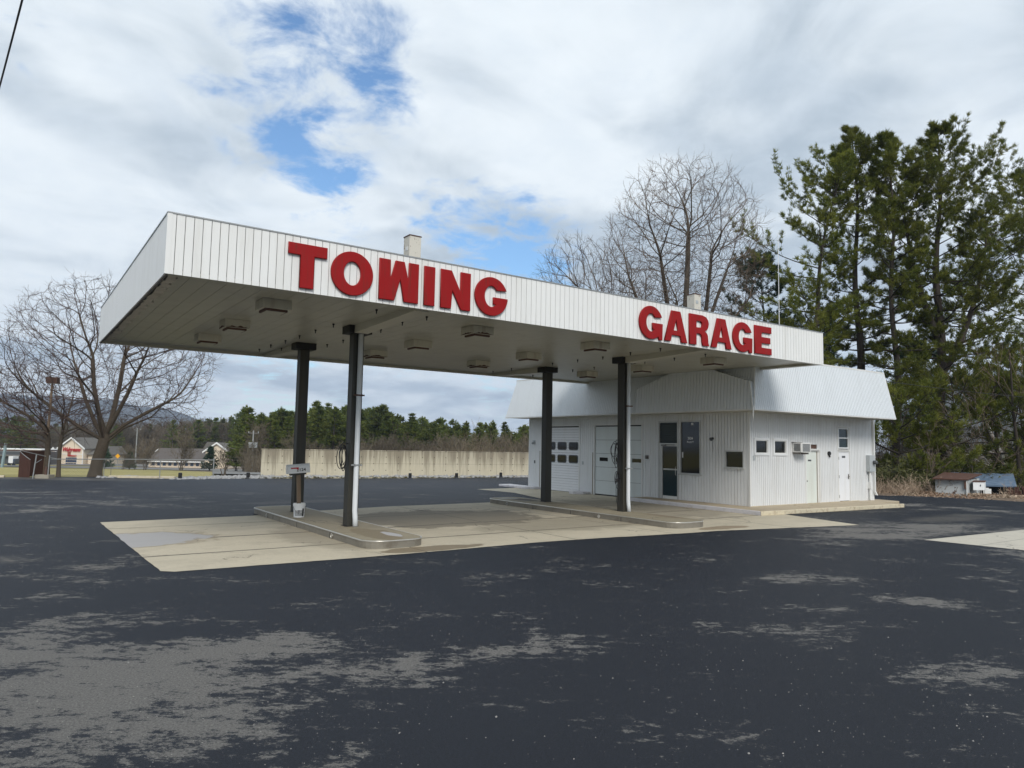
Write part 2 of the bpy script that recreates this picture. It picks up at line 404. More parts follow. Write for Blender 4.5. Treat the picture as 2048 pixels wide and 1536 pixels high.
def foliage(name, a, b_, c3=None, trans=0):
    m, nt, b = mat(name)
    g = nt.nodes.new('ShaderNodeNewGeometry'); v = coord(nt, 'Object')
    oi = nt.nodes.new('ShaderNodeObjectInfo')
    c = mixc(nt, g.outputs['Random Per Island'], a, b_)
    c = mixc(nt, ramp(nt, noise(nt, v, .8, 3, .6), .4, .65), c, c3 or tuple(x*1.25 for x in b_))
    n = nd(nt, 'ShaderNodeHueSaturation'); nt.links.new(c, n.inputs['Color'])
    nt.links.new(math_(nt, 'ADD', math_(nt, 'MULTIPLY', oi.outputs['Random'], .5), .75), n.inputs['Value'])
    nt.links.new(n.outputs[0], b.inputs['Base Color']); b.inputs['Roughness'].default_value = .7
    if trans:
        tr = nt.nodes.new('ShaderNodeBsdfTranslucent'); nt.links.new(n.outputs[0], tr.inputs[0]); ms = nt.nodes.new('ShaderNodeMixShader'); ms.inputs[0].default_value = trans
        nt.links.new(b.outputs[0], ms.inputs[1]); nt.links.new(tr.outputs[0], ms.inputs[2]); nt.links.new(ms.outputs[0], nt.nodes['Material Output'].inputs['Surface'])
    b.inputs['Specular IOR Level'].default_value = .25
    return m
M['needles'] = foliage('pine_needles', (.06, .088, .015), (.165, .185, .030), (.21, .22, .038), .40)
M['needlesfar'] = foliage('far_needles', (.055, .085, .020), (.13, .16, .034), (.16, .175, .04), .38)
M['needlesblue'] = foliage('spruce_needles', (.018, .045, .024), (.05, .09, .045), (.06, .095, .05), .3)
M['twigs'] = foliage('brown_twigs', (.085, .070, .048), (.15, .125, .09), (.125, .10, .07))
M['barkgrey'] = plain('grey_bark', (.08, .064, .048), .9, var=.5, scale=7)
M['barkdark'] = plain('dark_pine_bark', (.045, .036, .028), .95, var=.5, scale=6)
M['barkmaple'] = plain('maple_bark', (.085, .066, .046), .9, var=.5, scale=9)
M['twigmaple'] = foliage('maple_twigs', (.040, .026, .022), (.07, .045, .038))
M['twigpale'] = foliage('pale_twigs', (.075, .052, .038), (.13, .098, .074))
M['straw'] = foliage('dry_brush', (.22, .16, .11), (.34, .26, .19))
M['brushgreen'] = foliage('green_brush', (.04, .05, .018), (.10, .10, .035))
M['leaf'] = foliage('dead_leaves', (.22, .13, .08), (.42, .31, .22), (.5, .4, .3))

# ================================================================== GROUND
rnd = random.Random(7)
LOT = [(-70,-45),(70,-45),(50,-10),(41.2,7.5),(38.9,13.6),(37.8,16.4),(36.4,19),(35.2,24),(34.2,32),(33,37.9),(28.5,38.85),(23.4,39.3),(19.6,39.9),(11.8,41.55),(8.0,42.0),(7.3,43.2),(5.6,44.0),(3.9,45.3),(-.4,45.9),(-8,47.5),(-30,52),(-70,60)]
EDGE = [(-45,70),(-10,50),(7.5,41.2),(13.6,38.9),(16.4,37.8),(19,36.4),(24,35.2),(32,34.2),(37.9,33),(60,30)]
def seg_edge_x(y):   # right-hand limit of the lot
    for (a, xa), (b, xb) in zip(EDGE, EDGE[1:]):
        if a <= y <= b: return xa+(xb-xa)*(y-a)/(b-a)
    return 30
def terrain_z(x, y):
    D = x*fwd.x + y*fwd.y
    a = max(0, D - 40.0) * .0413
    if D > 190: a = 150*.0413 + 0*(D-190)
    if x > 30 or D < 30: pass
    s = x - seg_edge_x(y) - .3
    w = min(1, max(0, (x - 30) / 6))*min(1, max(0, (78-D)/25))
    b_ = min(1.6, max(0, s-1.6) * .3) - .17*min(1, max(0, s))
    z = -.05 - (a*(1-w) + b_*w)
    if a == 0 and s <= 0: z = -.05
    return z
# terrain sheet reaching the horizon
def axis(lo, hi, near0, near1, step):
    L = []; t = near0
    while t <= near1: L.append(t); t += step
    t = near0; g = step
    while t > lo: g *= 1.35; t -= g; L.insert(0, max(t, lo))
    t = near1; g = step
    while t < hi: g *= 1.35; t += g; L.append(min(t, hi))
    return L
XS = axis(-6000, 6000, -40, 90, 2.5); YS = axis(-6000, 6000, -20, 90, 2.5)
mb = MB()
for y in YS:
    for x in XS: mb.v.append((x, y, terrain_z(x, y)))
W = len(XS)
for j in range(len(YS)-1):
    for i in range(W-1): mb.f.append((j*W+i, j*W+i+1, (j+1)*W+i+1, (j+1)*W+i))
g_ = mb.build('ground', M['lawn'], smooth=True, org=(0,0,0)); tag(g_, kind='structure')
g_.data.materials.append(M['soil'])
for p in g_.data.polygons:
    c = p.center
    if c.x > 31 and c.y > -30 and c.x < 900: p.material_index = 1
    elif c.x*fwd.x + c.y*fwd.y > 235: p.material_index = 1

def sheet(name, pts, z, material, thick=None):
    me = bpy.data.meshes.new(name); 
    mbx = MB()
    if thick: mbx.prism([(x, y, z-thick) for x, y in pts], (0, 0, thick))
    else: mbx.add([(x, y, z) for x, y in pts], [tuple(range(len(pts)))])
    return mbx.build(name, material, org=(0, 0, 0))

# wear patches of the asphalt, by the ground point they lie on: (u, v, radius along, radius across, strength)
wear = []
def W_(u, v, ru, rv, s):
    p = ground(u, v); a = ground(u+ru, v); b = ground(u, v-rv); b2 = ground(u, v+rv)
    wear.append((p.x, p.y, (a-p).xy.length, (b-b2).xy.length/2, s*1.0))
for q in [(40,1290,190,60,.16),(150,1400,230,80,.15),(80,1500,160,50,.12),(330,1330,190,45,.13),(460,1300,140,30,.12),(480,1400,130,40,.10),(700,1340,110,22,.15),(830,1310,90,22,.14),(950,1300,90,18,.11),
          (100,1160,160,10,.13),(60,1195,80,12,.13),(200,1228,150,5,.14),(120,1130,120,7,.1),(260,1115,60,14,.14),(560,1430,70,14,.12),(640,1520,130,18,.11),(840,1520,100,12,.1),(300,1500,120,26,.12),
          (960,1160,60,8,.16),(1140,1138,60,4,.13),(1250,1131,50,3,.12),(1040,1155,30,6,.12),(1090,1270,70,18,.12),(1040,1300,40,10,.12),
          (1590,1160,60,8,.16),(1700,1165,60,7,.14),(1655,1220,55,7,.16),(1450,1210,70,10,.11),(1440,1250,60,6,.12),(1570,1250,70,10,.15),(1620,1275,50,10,.12),(1720,1272,36,8,.14),
          (1810,1200,60,8,.13),(1900,1212,70,7,.15),(1990,1150,60,5,.14),(2020,1185,50,5,.16),(2030,1110,40,9,.17),(1920,1340,80,16,.15),(1990,1345,40,10,.14),(1850,1370,60,10,.12),(1800,1345,50,6,.11),(1870,1415,40,5,.11),(1550,1403,40,8,.1),(2010,1498,40,6,.11),
          (1740,1066,140,12,.20),(1900,1055,160,9,.16),(1660,1085,60,6,.14),(1840,1012,80,4,.15),(1720,1022,50,3,.12),(1960,1022,80,3,.1),(1620,1036,60,3,.12),
          (250,1000,260,10,.07),(60,985,120,5,.10),(330,1012,160,4,.08),(60,1020,60,8,.12),(420,985,120,2,.06),(700,990,140,5,.05),(1640,1112,18,4,.2),(620,1290,120,20,.1),(760,1250,60,8,.08),(560,1350,120,30,.09),(350,1460,200,40,.1),(780,1440,90,18,.07),(1000,1430,60,12,.06),(1180,1290,60,8,.06),(1330,1350,60,8,.05),(1480,1470,60,10,.06)]: W_(*q)
def wear_at(x, y):
    s = 0
    for (a, b_, ra, rb, k) in wear:
        dx, dy = x-a, y-b_
        if abs(dx) > 3*ra + 3*rb or abs(dy) > 3*ra + 3*rb: continue
        r_ = dx*right.x + dy*right.y; f_ = dx*fwd.x + dy*fwd.y
        e = (r_/ra)**2 + (f_/rb)**2
        if e < 9: s += k*exp(-e*.9)
    return min(s, .22)
bm = bmesh.new()
vs_ = [bm.verts.new((x, y, 0)) for x, y in LOT]; bm.faces.new(vs_)
for ax, lo, hi, st_ in ((0, -8, 40, .4), (1, 0, 46, .4)):
    t = lo
    while t < hi:
        co = (t, 0, 0) if ax == 0 else (0, t, 0); no = (1, 0, 0) if ax == 0 else (0, 1, 0)
        bmesh.ops.bisect_plane(bm, geom=bm.verts[:]+bm.edges[:]+bm.faces[:], plane_co=co, plane_no=no); t += st_
me = bpy.data.meshes.new('asphalt_lot'); bm.to_mesh(me); bm.free()
me.materials.append(M['asphalt'])
a1 = me.attributes.new('wear', 'FLOAT', 'POINT'); a2 = me.attributes.new('old', 'FLOAT', 'POINT')
for i, vv in enumerate(me.vertices):
    x, y = vv.co.x, vv.co.y
    a1.data[i].value = wear_at(x, y)*1.2 - .095
    D_ = x*fwd.x + y*fwd.y
    a2.data[i].value = max(0, .62*exp(-((x-1.5)/7)**2 - ((D_-37.0)/1.9)**2)) + .55*exp(-((x-26.0)/4.5)**2 - ((y-11.2)/1.3)**2) + .5*exp(-((x+1.5)/3)**2-((y-15.5)/2.5)**2) + .5*exp(-((x-9)/5)**2-((y-25.5)/1.2)**2)
lot = bpy.data.objects.new('asphalt_lot', me); C.objects.link(lot); tag(lot, kind='structure')

def rough_edge(P, st=.25, amp=.006, seed=2):
    rr_ = random.Random(seed); out = []
    for (a, b_), (c, d) in zip(P, P[1:]+P[:1]):
        L = sqrt((c-a)**2+(d-b_)**2); n = max(1, int(L/st)); out.append((a, b_))
        for k in range(1, n): t = k/n; out.append((a+(c-a)*t+rr_.gauss(0, amp), b_+(d-b_)*t+rr_.gauss(0, amp)))
    return out
slab = sheet('forecourt_slab', rough_edge([(2.35,12.93),(2.15,13.1),(2.0,21.22),(5.8,21.3),(8.1,22.0),(10.75,22.5),(14.2,22.55),(17.7,22.6),(18.9,26.6),(18.6,29.3),(21.72,29.6),(21.72,15.0),(20.75,11.5),(15.6,12.48),(14.2,12.55),(11.7,12.85),(9.8,12.96),(7.5,12.86),(5.7,12.84)]), .006, M['slab'])
tag(slab, kind='structure')
rs = sheet('right_slab', [(18.85,8.85),(24.3,8.52),(30,8.1),(30,3.5),(25.5,4.9),(19.6,6.55)], .006, M['padright'])
# the pale concrete triangle at the right-hand edge
rs.data.clear_geometry()
pA, pB, pC = ground(1848,1080), ground(2048,1060), ground(2048,1101)
e1 = (pB-pA).normalized(); e2 = (pC-pA).normalized()
mb = MB(); P = [pA, pA+e2*3.0, pA+e2*3.0+e1*8, pA+e1*8]; mb.add([(p.x, p.y, .006) for p in P], [(0,1,2,3)])
rs2 = mb.mesh('right_slab', M['padright']); rs.data = rs2; tag(rs, kind='structure')

# walkway round the office, as a real step
XK, YK, XR, YL = 21.70, 16.0, 30.1, 29.33
mb = MB(); mb.prism([(20.45,14.7,.0),(28.95,14.3,.0),(28.95,16.2,.0),(21.9,16.2,.0),(21.9,21.1,.0),(20.75,21.1,.0)], (0,0,.138))
wk = mb.build('walkway', M['walk'], org=(0,0,0)); tag(wk, kind='structure')
mb = MB()
mb.prism([(20.36,14.62,.0),(20.45,14.7,.0),(20.75,21.1,.0),(20.66,21.1,.0)], (0,0,.146))
k1 = mb.build('kerb', M['kerbwhite'], org=(0,0,0), bevel=.015); tag(k1, kind='structure')
mb = MB(); mb.prism([(20.37,14.61,.0),(28.99,14.21,.0),(28.99,14.3,.0),(20.46,14.7,.0)], (0,0,.145))
k2 = mb.build('kerb', M['kerbyellow'], org=(0,0,0), bevel=.015); tag(k2, kind='structure')
# low white ledges between the garage doors
for (x0, y0, x1, y1) in ((21.0, 28.3, 21.72, 31.0), (20.95, 24.55, 21.66, 25.5)):
    mb = MB(); n = 10
    pts = [(x1, y0), (x1, y1)] + ([(x0, y1)] if y0 > 28 else [(x0+.35, y1), (x0, y1-.3)]) + [(x0, y0+.35), (x0+.3, y0)]
    mb.prism([(x, y, .004) for x, y in pts], (0, 0, .115)); 
    k = mb.build('concrete_ledge', M['kerbwhite'], bevel=.02)
    tag(k, 'low white painted ledge at the far end of the garage wall' if y0 > 28 else 'small rounded white ledge between the two garage doors', 'ledge')
# small flat kerb slab behind the building corner
mb = MB(); mb.prism([(29.0,15.3,.0),(30.6,15.2,.0),(30.8,16.2,.0),(30.3,16.6,.0),(29.0,16.6,.0)], (0,0,.13))
tag(mb.build('side_step', M['walk'], org=(0,0,0), bevel=.02), kind='structure')

# ------------------------------------------------------------------ pump islands
def island(x0, y0, x1, y1, label, ringys):
    t = empty('pump_island', (x0, y0, 0), label, 'pump island', 'concrete pump islands under the canopy')
    def outline(inset, n=6, r=.45):
        P = []
        for cx, cy, a0 in ((x1-r, y0+r, -90), (x1-r, y1-r, 0), (x0+r, y1-r, 90), (x0+r, y0+r, 180)):
            for k in range(n+1):
                a = radians(a0 + 90*k/n); P.append((cx+(r-inset)*cos(a), cy+(r-inset)*sin(a)))
        return P
    mb = MB(); mb.prism([(x, y, .007) for x, y in outline(0)], (0,0,.145)); mb.build('steel_skirt', M['steeledge'], t)
    mb = MB(); mb.prism([(x, y, .02) for x, y in outline(.02)], (0,0,.155)); mb.build('concrete_top', M['island'], t)
    mb = MB(); P = outline(.004); mb.tube([(x, y, .160) for x, y in P+P[:1]], .017, 8, False); mb.build('steel_rim', M['steelrim'], t, smooth=True)
    for y in [y0+2.1, y0+4.4, y0+6.4]:
        mb = MB(); mb.box((x0-.004, y-.008, .007), (x0+.01, y+.008, .135)); mb.build('seam', M['black'], t)
    for y in ringys:
        mb = MB(); mb.tube([(x0-.012+.0, y+.05*cos(a), .07+.05*sin(a)) for a in [2*pi*k/14 for k in range(15)]], .008, 6, False)
        o = mb.build('ring', M['steelrim'], t, smooth=True)
        mb = MB(); mb.tube([(x0-.006, y, .07), (x0+.01, y, .07)], .042, 14); mb.build('plate', M['galvdark'] if y > y0+5 else M['steelrim'], t)
    return t
island(6.05, 13.62, 7.45, 22.3, 'concrete pump island with a mailbox in a bucket on it', (15.6, 20.6))
island(14.75, 13.25, 16.15, 22.65, 'concrete pump island nearer the garage building, with a rounded steel edge', (16.3, 21.2))

# ================================================================== CANOPY
X0, X1, Y0, Y1, ZB, ZT = 1.91, 21.28, 12.87, 23.91, 4.94, 5.985
can = empty('canopy', (X0, Y0, 0), 'big flat white canopy on four dark columns with red lettering along its front', 'canopy')
mb = MB(); T_ = .025
mb.box((X0+T_, Y0+T_, ZB+.12), (X1-T_, Y1-T_, ZT-.02)); mb.build('roof_deck', M['backing'], can)
mb = MB(); W_f = X1-X0; D_f = Y1-Y0
boards(mb, [(0,0),(W_f,0),(W_f,ZT-ZB),(0,ZT-ZB)], (X0, Y0+T_, ZB), (1,0,0), (0,0,1), (0,-1,0), .141, .011, T_)
mb.build('front_fascia', M['fascia'], can)
mb = MB(); boards(mb, [(0,0),(D_f,0),(D_f,ZT-ZB),(0,ZT-ZB)], (X0+T_, Y0, ZB), (0,1,0), (0,0,1), (-1,0,0), .141, .009, T_, start=-.02)
mb.build('side_fascia', M['fascia'], can)
mb = MB(); boards(mb, [(0,0),(D_f,0),(D_f,ZT-ZB),(0,ZT-ZB)], (X1-T_, Y0, ZB), (0,1,0), (0,0,1), (1,0,0), .141, .009, T_)
mb.build('side_fascia', M['fascia'], can)
mb = MB(); boards(mb, [(0,0),(W_f,0),(W_f,ZT-ZB),(0,ZT-ZB)], (X0, Y1-T_, ZB), (1,0,0), (0,0,1), (0,1,0), .141, .009, T_)
mb.build('rear_fascia', M['fascia'], can)
# thin metal coping and lower lip
mb = MB()
for a, b_ in (((X0-.012, Y0-.012, ZT-.012), (X1+.012, Y0+.05, ZT+.012)), ((X0-.012, Y1-.05, ZT-.012), (X1+.012, Y1+.012, ZT+.012)), ((X0-.012, Y0+.05, ZT-.012), (X0+.05, Y1-.05, ZT+.012)), ((X1-.05, Y0+.05, ZT-.012), (X1+.012, Y1-.05, ZT+.012))): mb.box(a, b_)
mb.build('coping', M['galv'], can)
for (x, y) in ((X0, Y0), (X1, Y0)):      # corner trims
    mb = MB(); sx = 1 if x == X0 else -1
    mb.box((x - sx*.008, Y0-.008, ZB-.004), (x + sx*.07, Y0-.001, ZT-.014)); mb.box((x - sx*.008, Y0-.001, ZB-.004), (x - sx*.001, Y0+.07, ZT-.014))
    mb.build('corner_trim', M['fascia'], can)
# soffit boards running front to back
ZS = 5.02
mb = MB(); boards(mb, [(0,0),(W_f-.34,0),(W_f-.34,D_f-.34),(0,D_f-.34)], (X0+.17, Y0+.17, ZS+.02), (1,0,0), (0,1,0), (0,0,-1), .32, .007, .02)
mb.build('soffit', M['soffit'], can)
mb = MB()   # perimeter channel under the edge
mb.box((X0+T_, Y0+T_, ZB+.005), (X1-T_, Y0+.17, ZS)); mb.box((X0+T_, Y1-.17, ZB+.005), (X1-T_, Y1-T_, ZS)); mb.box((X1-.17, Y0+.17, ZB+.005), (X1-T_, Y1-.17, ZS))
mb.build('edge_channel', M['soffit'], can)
# the left edge has lost its channel: dark gap and a ragged strip of old render
mb = MB(); r1 = random.Random(3); y = Y0+.1
while y < Y1-.12:
    dy = .16; w = .15+r1.uniform(-.03, .03); x = X0+.13+r1.uniform(-.015, .015)
    mb.prism([(x, y, ZS-.03), (x+w, y, ZS-.03+r1.uniform(-.01,.01)), (x+w+r1.uniform(-.03,.03), y+dy, ZS-.03), (x, y+dy, ZS-.03)], (0,0,.028)); y += dy
mb.build('ragged_strip', concrete('old_render', (.62,.58,.50), (.2,.16,.12), stain=.7, scale=3), can)
mb = MB(); mb.box((X0+.03, Y0+.03, ZS-.01), (X0+.14, Y1-.03, ZS+.0)); mb.build('edge_gap', M['interior'], can)
mb = MB(); mb.box((X0+T_, Y0+.03, ZB-.006), (X0+.06, Y1-.03, ZB+.02)); mb.build('edge_angle', M['galvdark'], can)

# steel columns, one mesh each, pipe and cap as sub-parts
CW = .27
cols = [(6.67, 20.18, False), (6.67, 16.26, True), (15.70, 20.2, False), (15.70, 16.25, True)]
for i, (x, y, pipe) in enumerate(cols):
    mb = MB(); z0 = .157; z1 = ZS-.19
    for yy in (y, y+CW-.03): mb.box((x, yy, z0), (x+CW, yy+.03, z1))
    mb.box((x+.004, y+.03, z0), (x+CW-.004, y+CW-.03, z1-.002))
    co = mb.build('column', M['column'], can, bevel=.006)
    mb = MB(); mb.box((x-.16, y-.1, z1), (x+CW+.16, y+CW+.1, ZS-.001)); mb.build('column_cap', M['columncap'], co, bevel=.008)
    mb = MB(); mb.box((x-.04, y-.04, .157), (x+CW+.04, y+CW+.04, .175)); mb.build('base_plate', M['galvdark'], co)
    if pipe:
        px_ = x+.155; mb = MB()
        path = [(px_, y-.065, ZS-.2), (px_, y-.065, .55), (px_+.015, y-.065, .40), (px_+.015, y-.09, .18)]
        mb.tube(path, .062, 14); mb.build('downpipe', M['pipe'], co, smooth=True)
        for zb in ((1.62, 3.3) if i == 1 else (1.5, 3.45)):
            mb = MB(); mb.box((x-.005, y-.135, zb), (x+CW+.005, y-.125, zb+.035)); mb.box((px_-.075, y-.135, zb-.004), (px_-.065, y+.002, zb+.039)); mb.box((px_+.065, y-.135, zb-.004), (px_+.075, y+.002, zb+.039))
            mb.build('pipe_clamp', M['galv'] if zb < 3 else M['rust'], co)
    # beams reaching out to the fascia
for x in (6.67, 15.70):
    for ya, yb in ((Y0+.17, 16.16), (20.55, Y1-.17)):
        mb = MB(); za, zb = ((ZS-.10, ZS-.19) if ya < 14 else (ZS-.19, ZS-.10))
        mb.add([(x-.03, ya, za), (x+.31, ya, za), (x+.31, yb, zb), (x-.03, yb, zb), (x-.03, ya, ZS), (x+.31, ya, ZS), (x+.31, yb, ZS), (x-.03, yb, ZS)],
               [(0,3,2,1),(4,5,6,7),(0,1,5,4),(1,2,6,5),(2,3,7,6),(3,0,4,7)])
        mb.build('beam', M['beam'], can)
# bolts hanging through the soffit
studs = [(180+a/3.938, 400+b_/3.938) for a, b_ in ((1917,988),(1776,1034),(1650,1078),(1539,1117),(1425,1150),(1333,1184),(1508,1175),(1994,1114),(1868,1148))]
studs += [(660+a/3.303, 600+b_/3.303) for a, b_ in ((307,75),(639,121),(478,155),(336,204),(87,273),(1077,477),(1199,458),(1277,472),(1340,503),(1470,423),(1636,402),(1603,467),(1745,451),(1803,383),(1985,355))]
studs += [(1200+a/4.096, 560+b_/4.096) for a, b_ in ((249,603),(495,571),(609,648),(863,617),(368,677))]
bolt = None
for (u, v_) in studs:
    p = plane(u, v_, 2, 4.975)
    if not (X0+.3 < p.x < X1-.3 and Y0+.3 < p.y < Y1-.3): continue
    if bolt is None:
        mb = MB(); mb.tube([(X0, Y0, ZS-.095), (X0, Y0, ZS-.002)], .013, 8); mb.tube([(X0, Y0, ZS-.03), (X0, Y0, ZS-.004)], .028, 8)
        bolt = mb.build('hanging_bolt', M['bolt'], can); o = bolt
    else:
        o = bolt.copy(); C.objects.link(o); o.parent = can
    o.location = (p.x-X0, p.y-Y0, 0)

# square lamp boxes under the canopy: four across, three deep
rowname = {0: 'front', 1: 'middle', 2: 'back'}; colname = {0: 'nearest the open left end', 1: 'second from the left end', 2: 'third from the left end', 3: 'nearest the garage building'}
for ci, x in enumerate((4.2, 9.12, 12.95, 17.9)):
    for ri, y in enumerate((14.52, 17.6, 20.5)):
        rusty = (ci, ri) in ((0, 1), (1, 0), (1, 2), (2, 2))
        t = empty('canopy_lamp', (x, y, ZS), '%slamp box in the %s row under the canopy, %s' % ('rust stained ' if rusty else 'pale square ', rowname[ri], colname[ci]), 'lamp', 'square lamp boxes under the canopy')
        mb = MB(); mb.box((x-.29, y-.29, ZS-.19), (x+.29, y+.29, ZS-.001)); mb.build('housing', M['lampbox'], t, bevel=.008)
        mb = MB(); mb.box((x-.225, y-.225, ZS-.235), (x+.225, y+.225, ZS-.19)); mb.build('lens_frame', M['rust'], t, bevel=.006)
        mb = MB(); mb.box((x-.19, y-.19, ZS-.243), (x+.19, y+.19, ZS-.235)); mb.build('lens', M['soffit'], t)
        if rusty:
            mb = MB(); r1 = random.Random(ci*7+ri); n = 12
            pts = [(x-.294, y-.27, ZS-.189), (x-.294, y+.27, ZS-.189)] 
            P = [(x-.294, y-.27+.54*k/n, ZS-.185+r1.uniform(.015,.07)*sin(pi*k/n)) for k in range(n, -1, -1)]
            mb.prism(pts+P, (.003,0,0)); 
            P2 = [(x+.27-.54*k/n, y-.294, ZS-.185+r1.uniform(.01,.05)*sin(pi*k/n)) for k in range(0, n+1)]
            mb.prism([(x-.27, y-.294, ZS-.189), (x+.27, y-.294, ZS-.189)]+P2, (0,.003,0)); mb.build('rust_stain', M['rust'], t)

# white posts standing on the canopy roof
for x, z1, side, lab in ((6.54, 6.52, False, 'peeling white post rising behind the word TOWING'), (15.42, 6.5, True, 'peeling white post with a small vent rising behind the word GARAGE')):
    mb = MB(); mb.box((x, 13.15, ZT-.02), (x+.27, 13.42, z1)); 
    t = empty('roof_post', (x, 13.15, ZT), lab, 'post', 'white posts on the canopy roof')
    mb.build('post', M['peel'], t, bevel=.006)
    mb = MB(); mb.box((x-.008, 13.142, z1), (x+.278, 13.428, z1+.022)); mb.build('cap', M['rust'], t)
    if side:
        mb = MB(); mb.box((x+.05, 13.142, z1-.26), (x+.15, 13.15, z1-.17)); mb.build('vent', M['greybox'], t)
    else:
        mb = MB(); mb.box((x-.006, 13.22, z1-.3), (x, 13.32, z1-.22)); mb.build('patch', M['trim'], t)

# ------------------------------------------------------------------ red letters, drawn as outlines
def arc(cx, cy, rx, ry, a0, a1, n=22):
    return [(cx+rx*cos(radians(a0+(a1-a0)*k/n)), cy+ry*sin(radians(a0+(a1-a0)*k/n))) for k in range(n+1)]
def shapeG(spur):
    out = arc(.5, .5, .5, .5, 22, 345 if not spur else 300, 34)      # round the top, the left and the bottom
    if spur: out += [(.80, .10), (.84, .0), (.98, .0), (1.0, .5), (.56, .5), (.56, .30)]
    else: out += [(1.0, .44), (1.0, .49), (.56, .49), (.56, .305)]
    inn = arc(.5, .5, .205, .27, -46, -322, 26)
    out += inn
    return [out]
SH = {
 'T': [[(0,1),(0,.74),(.31,.74),(.31,0),(.67,0),(.67,.74),(1,.74),(1,1)]],
 'O': [arc(.5,.5,.5,.5,0,352,44), arc(.5,.5,.2,.27,0,-350,35)],
 'W': [[(0,1),(.275,1),(.285,.53),(.40,1),(.625,1),(.738,.54),(.745,1),(1,1),(1,0),(.63,0),(.525,.54),(.385,0),(0,0)]],
 'I': [[(0,0),(1,0),(1,1),(0,1)]],
 'N': [[(0,1),(.35,1),(.66,.47),(.66,1),(1,1),(1,0),(.68,0),(.385,.48),(.35,0),(0,0)]],
 'G1': shapeG(False), 'G2': shapeG(True),
 'A': [[(.31,1),(.69,1),(1,0),(.735,0),(.69,.2),(.31,.2),(.265,0),(0,0)], [(.5,.72),(.40,.36),(.60,.36)]],
 'R': [[(0,1),(.65,1),(.84,.96),(.95,.86),(.985,.74),(.95,.61),(.88,.53),(.78,.485),(.88,.42),(.93,.34),(.96,.1),(1,0),(.67,0),(.635,.12),(.62,.28),(.58,.35),(.5,.375),(.35,.375),(.35,0),(0,0)], [(.35,.79),(.35,.58),(.55,.58),(.62,.61),(.64,.685),(.62,.76),(.55,.79)]],
 'E': [[(0,0),(1,0),(1,.23),(.4,.23),(.4,.39),(.93,.39),(.93,.61),(.4,.61),(.4,.77),(1,.77),(1,1),(0,1)]],
}
def letter(shape, x0, x1, z0, z1, label, group):
    cu = bpy.data.curves.new('tmp', 'CURVE'); cu.dimensions = '2D'; cu.fill_mode = 'BOTH'; cu.extrude = .014; cu.bevel_depth = .012; cu.bevel_resolution = 2; cu.offset = -.012
    for P in SH[shape]:
        sp_ = cu.splines.new('POLY'); sp_.points.add(len(P)-1); sp_.use_cyclic_u = True
        for k, (a, b_) in enumerate(P): sp_.points[k].co = (a*(x1-x0), b_*(z1-z0), 0, 1)
    o = bpy.data.objects.new('tmp', cu); C.objects.link(o)
    me = bpy.data.meshes.new_from_object(o.evaluated_get(bpy.context.evaluated_depsgraph_get()))
    bpy.data.objects.remove(o); me.name = 'sign_letter'; me.materials.clear(); me.materials.append(M['red'])
    q = bpy.data.objects.new('sign_letter', me); C.objects.link(q)
    q.location = (x0, Y0-.032, z0); q.rotation_euler = (pi/2, 0, 0)
    tag(q, label, 'sign letter', group)
gt, gg = 'red letters spelling TOWING', 'red letters spelling GARAGE'
letter('T', 3.93, 4.67, 5.01, 5.84, 'raised red letter T at the start of the word TOWING', gt)
letter('O', 4.75, 5.61, 5.0, 5.86, 'raised round red letter O in the word TOWING', gt)
letter('W', 5.74, 6.61, 5.02, 5.84, 'raised red letter W in the word TOWING', gt)
letter('I', 6.74, 6.99, 5.02, 5.84, 'raised red letter I in the word TOWING', gt)
letter('N', 7.13, 7.86, 5.02, 5.84, 'raised red letter N in the word TOWING', gt)
letter('G1', 7.97, 8.83, 4.99, 5.85, 'raised red letter G at the end of the word TOWING', gt)
letter('G2', 12.93, 13.79, 4.98, 5.85, 'raised red letter G at the start of the word GARAGE', gg)
letter('A', 13.86, 14.74, 5.0, 5.83, 'raised red letter A before the R in GARAGE', gg)
letter('R', 14.83, 15.64, 5.0, 5.84, 'raised red letter R in the word GARAGE', gg)
letter('A', 15.72, 16.61, 5.0, 5.84, 'raised red letter A after the R in GARAGE', gg)
letter('G2', 16.67, 17.56, 4.98, 5.85, 'raised red letter G before the E in GARAGE', gg)
letter('E', 17.68, 18.48, 5.0, 5.84, 'raised red letter E at the end of the word GARAGE', gg)

def text_mesh(txt, size, material, extrude=.002, shear=0, offset=0):
    cu = bpy.data.curves.new('tmp', 'FONT'); cu.body = txt; cu.size = size; cu.extrude = extrude; cu.shear = shear; cu.offset = offset
    cu.align_x = 'CENTER'; cu.align_y = 'CENTER'
    o = bpy.data.objects.new('tmp', cu); C.objects.link(o)
    me = bpy.data.meshes.new_from_object(o.evaluated_get(bpy.context.evaluated_depsgraph_get()))
    bpy.data.objects.remove(o); me.materials.clear(); me.materials.append(material); return me
def put_text(name, txt, size, material, parent, loc, X, Z, squash=1.0, **kw):
    """lettering in the plane of X (reading direction) and Z (up), centred on loc, baked in world space under parent"""
    me = text_mesh(txt, size, material, **kw); X = Vector(X).normalized(); Z = Vector(Z).normalized(); Nn = X.cross(Z)
    mt = Matrix((X*squash, Z, Nn)).transposed().to_4x4(); mt.translation = Vector(loc) - ORG[parent.name]
    me.transform(mt); me.name = name
    o = bpy.data.objects.new(name, me); C.objects.link(o); o.parent = parent; ORG[o.name] = ORG[parent.name]; KIDS.setdefault(parent.name, []).append(o)
    return o

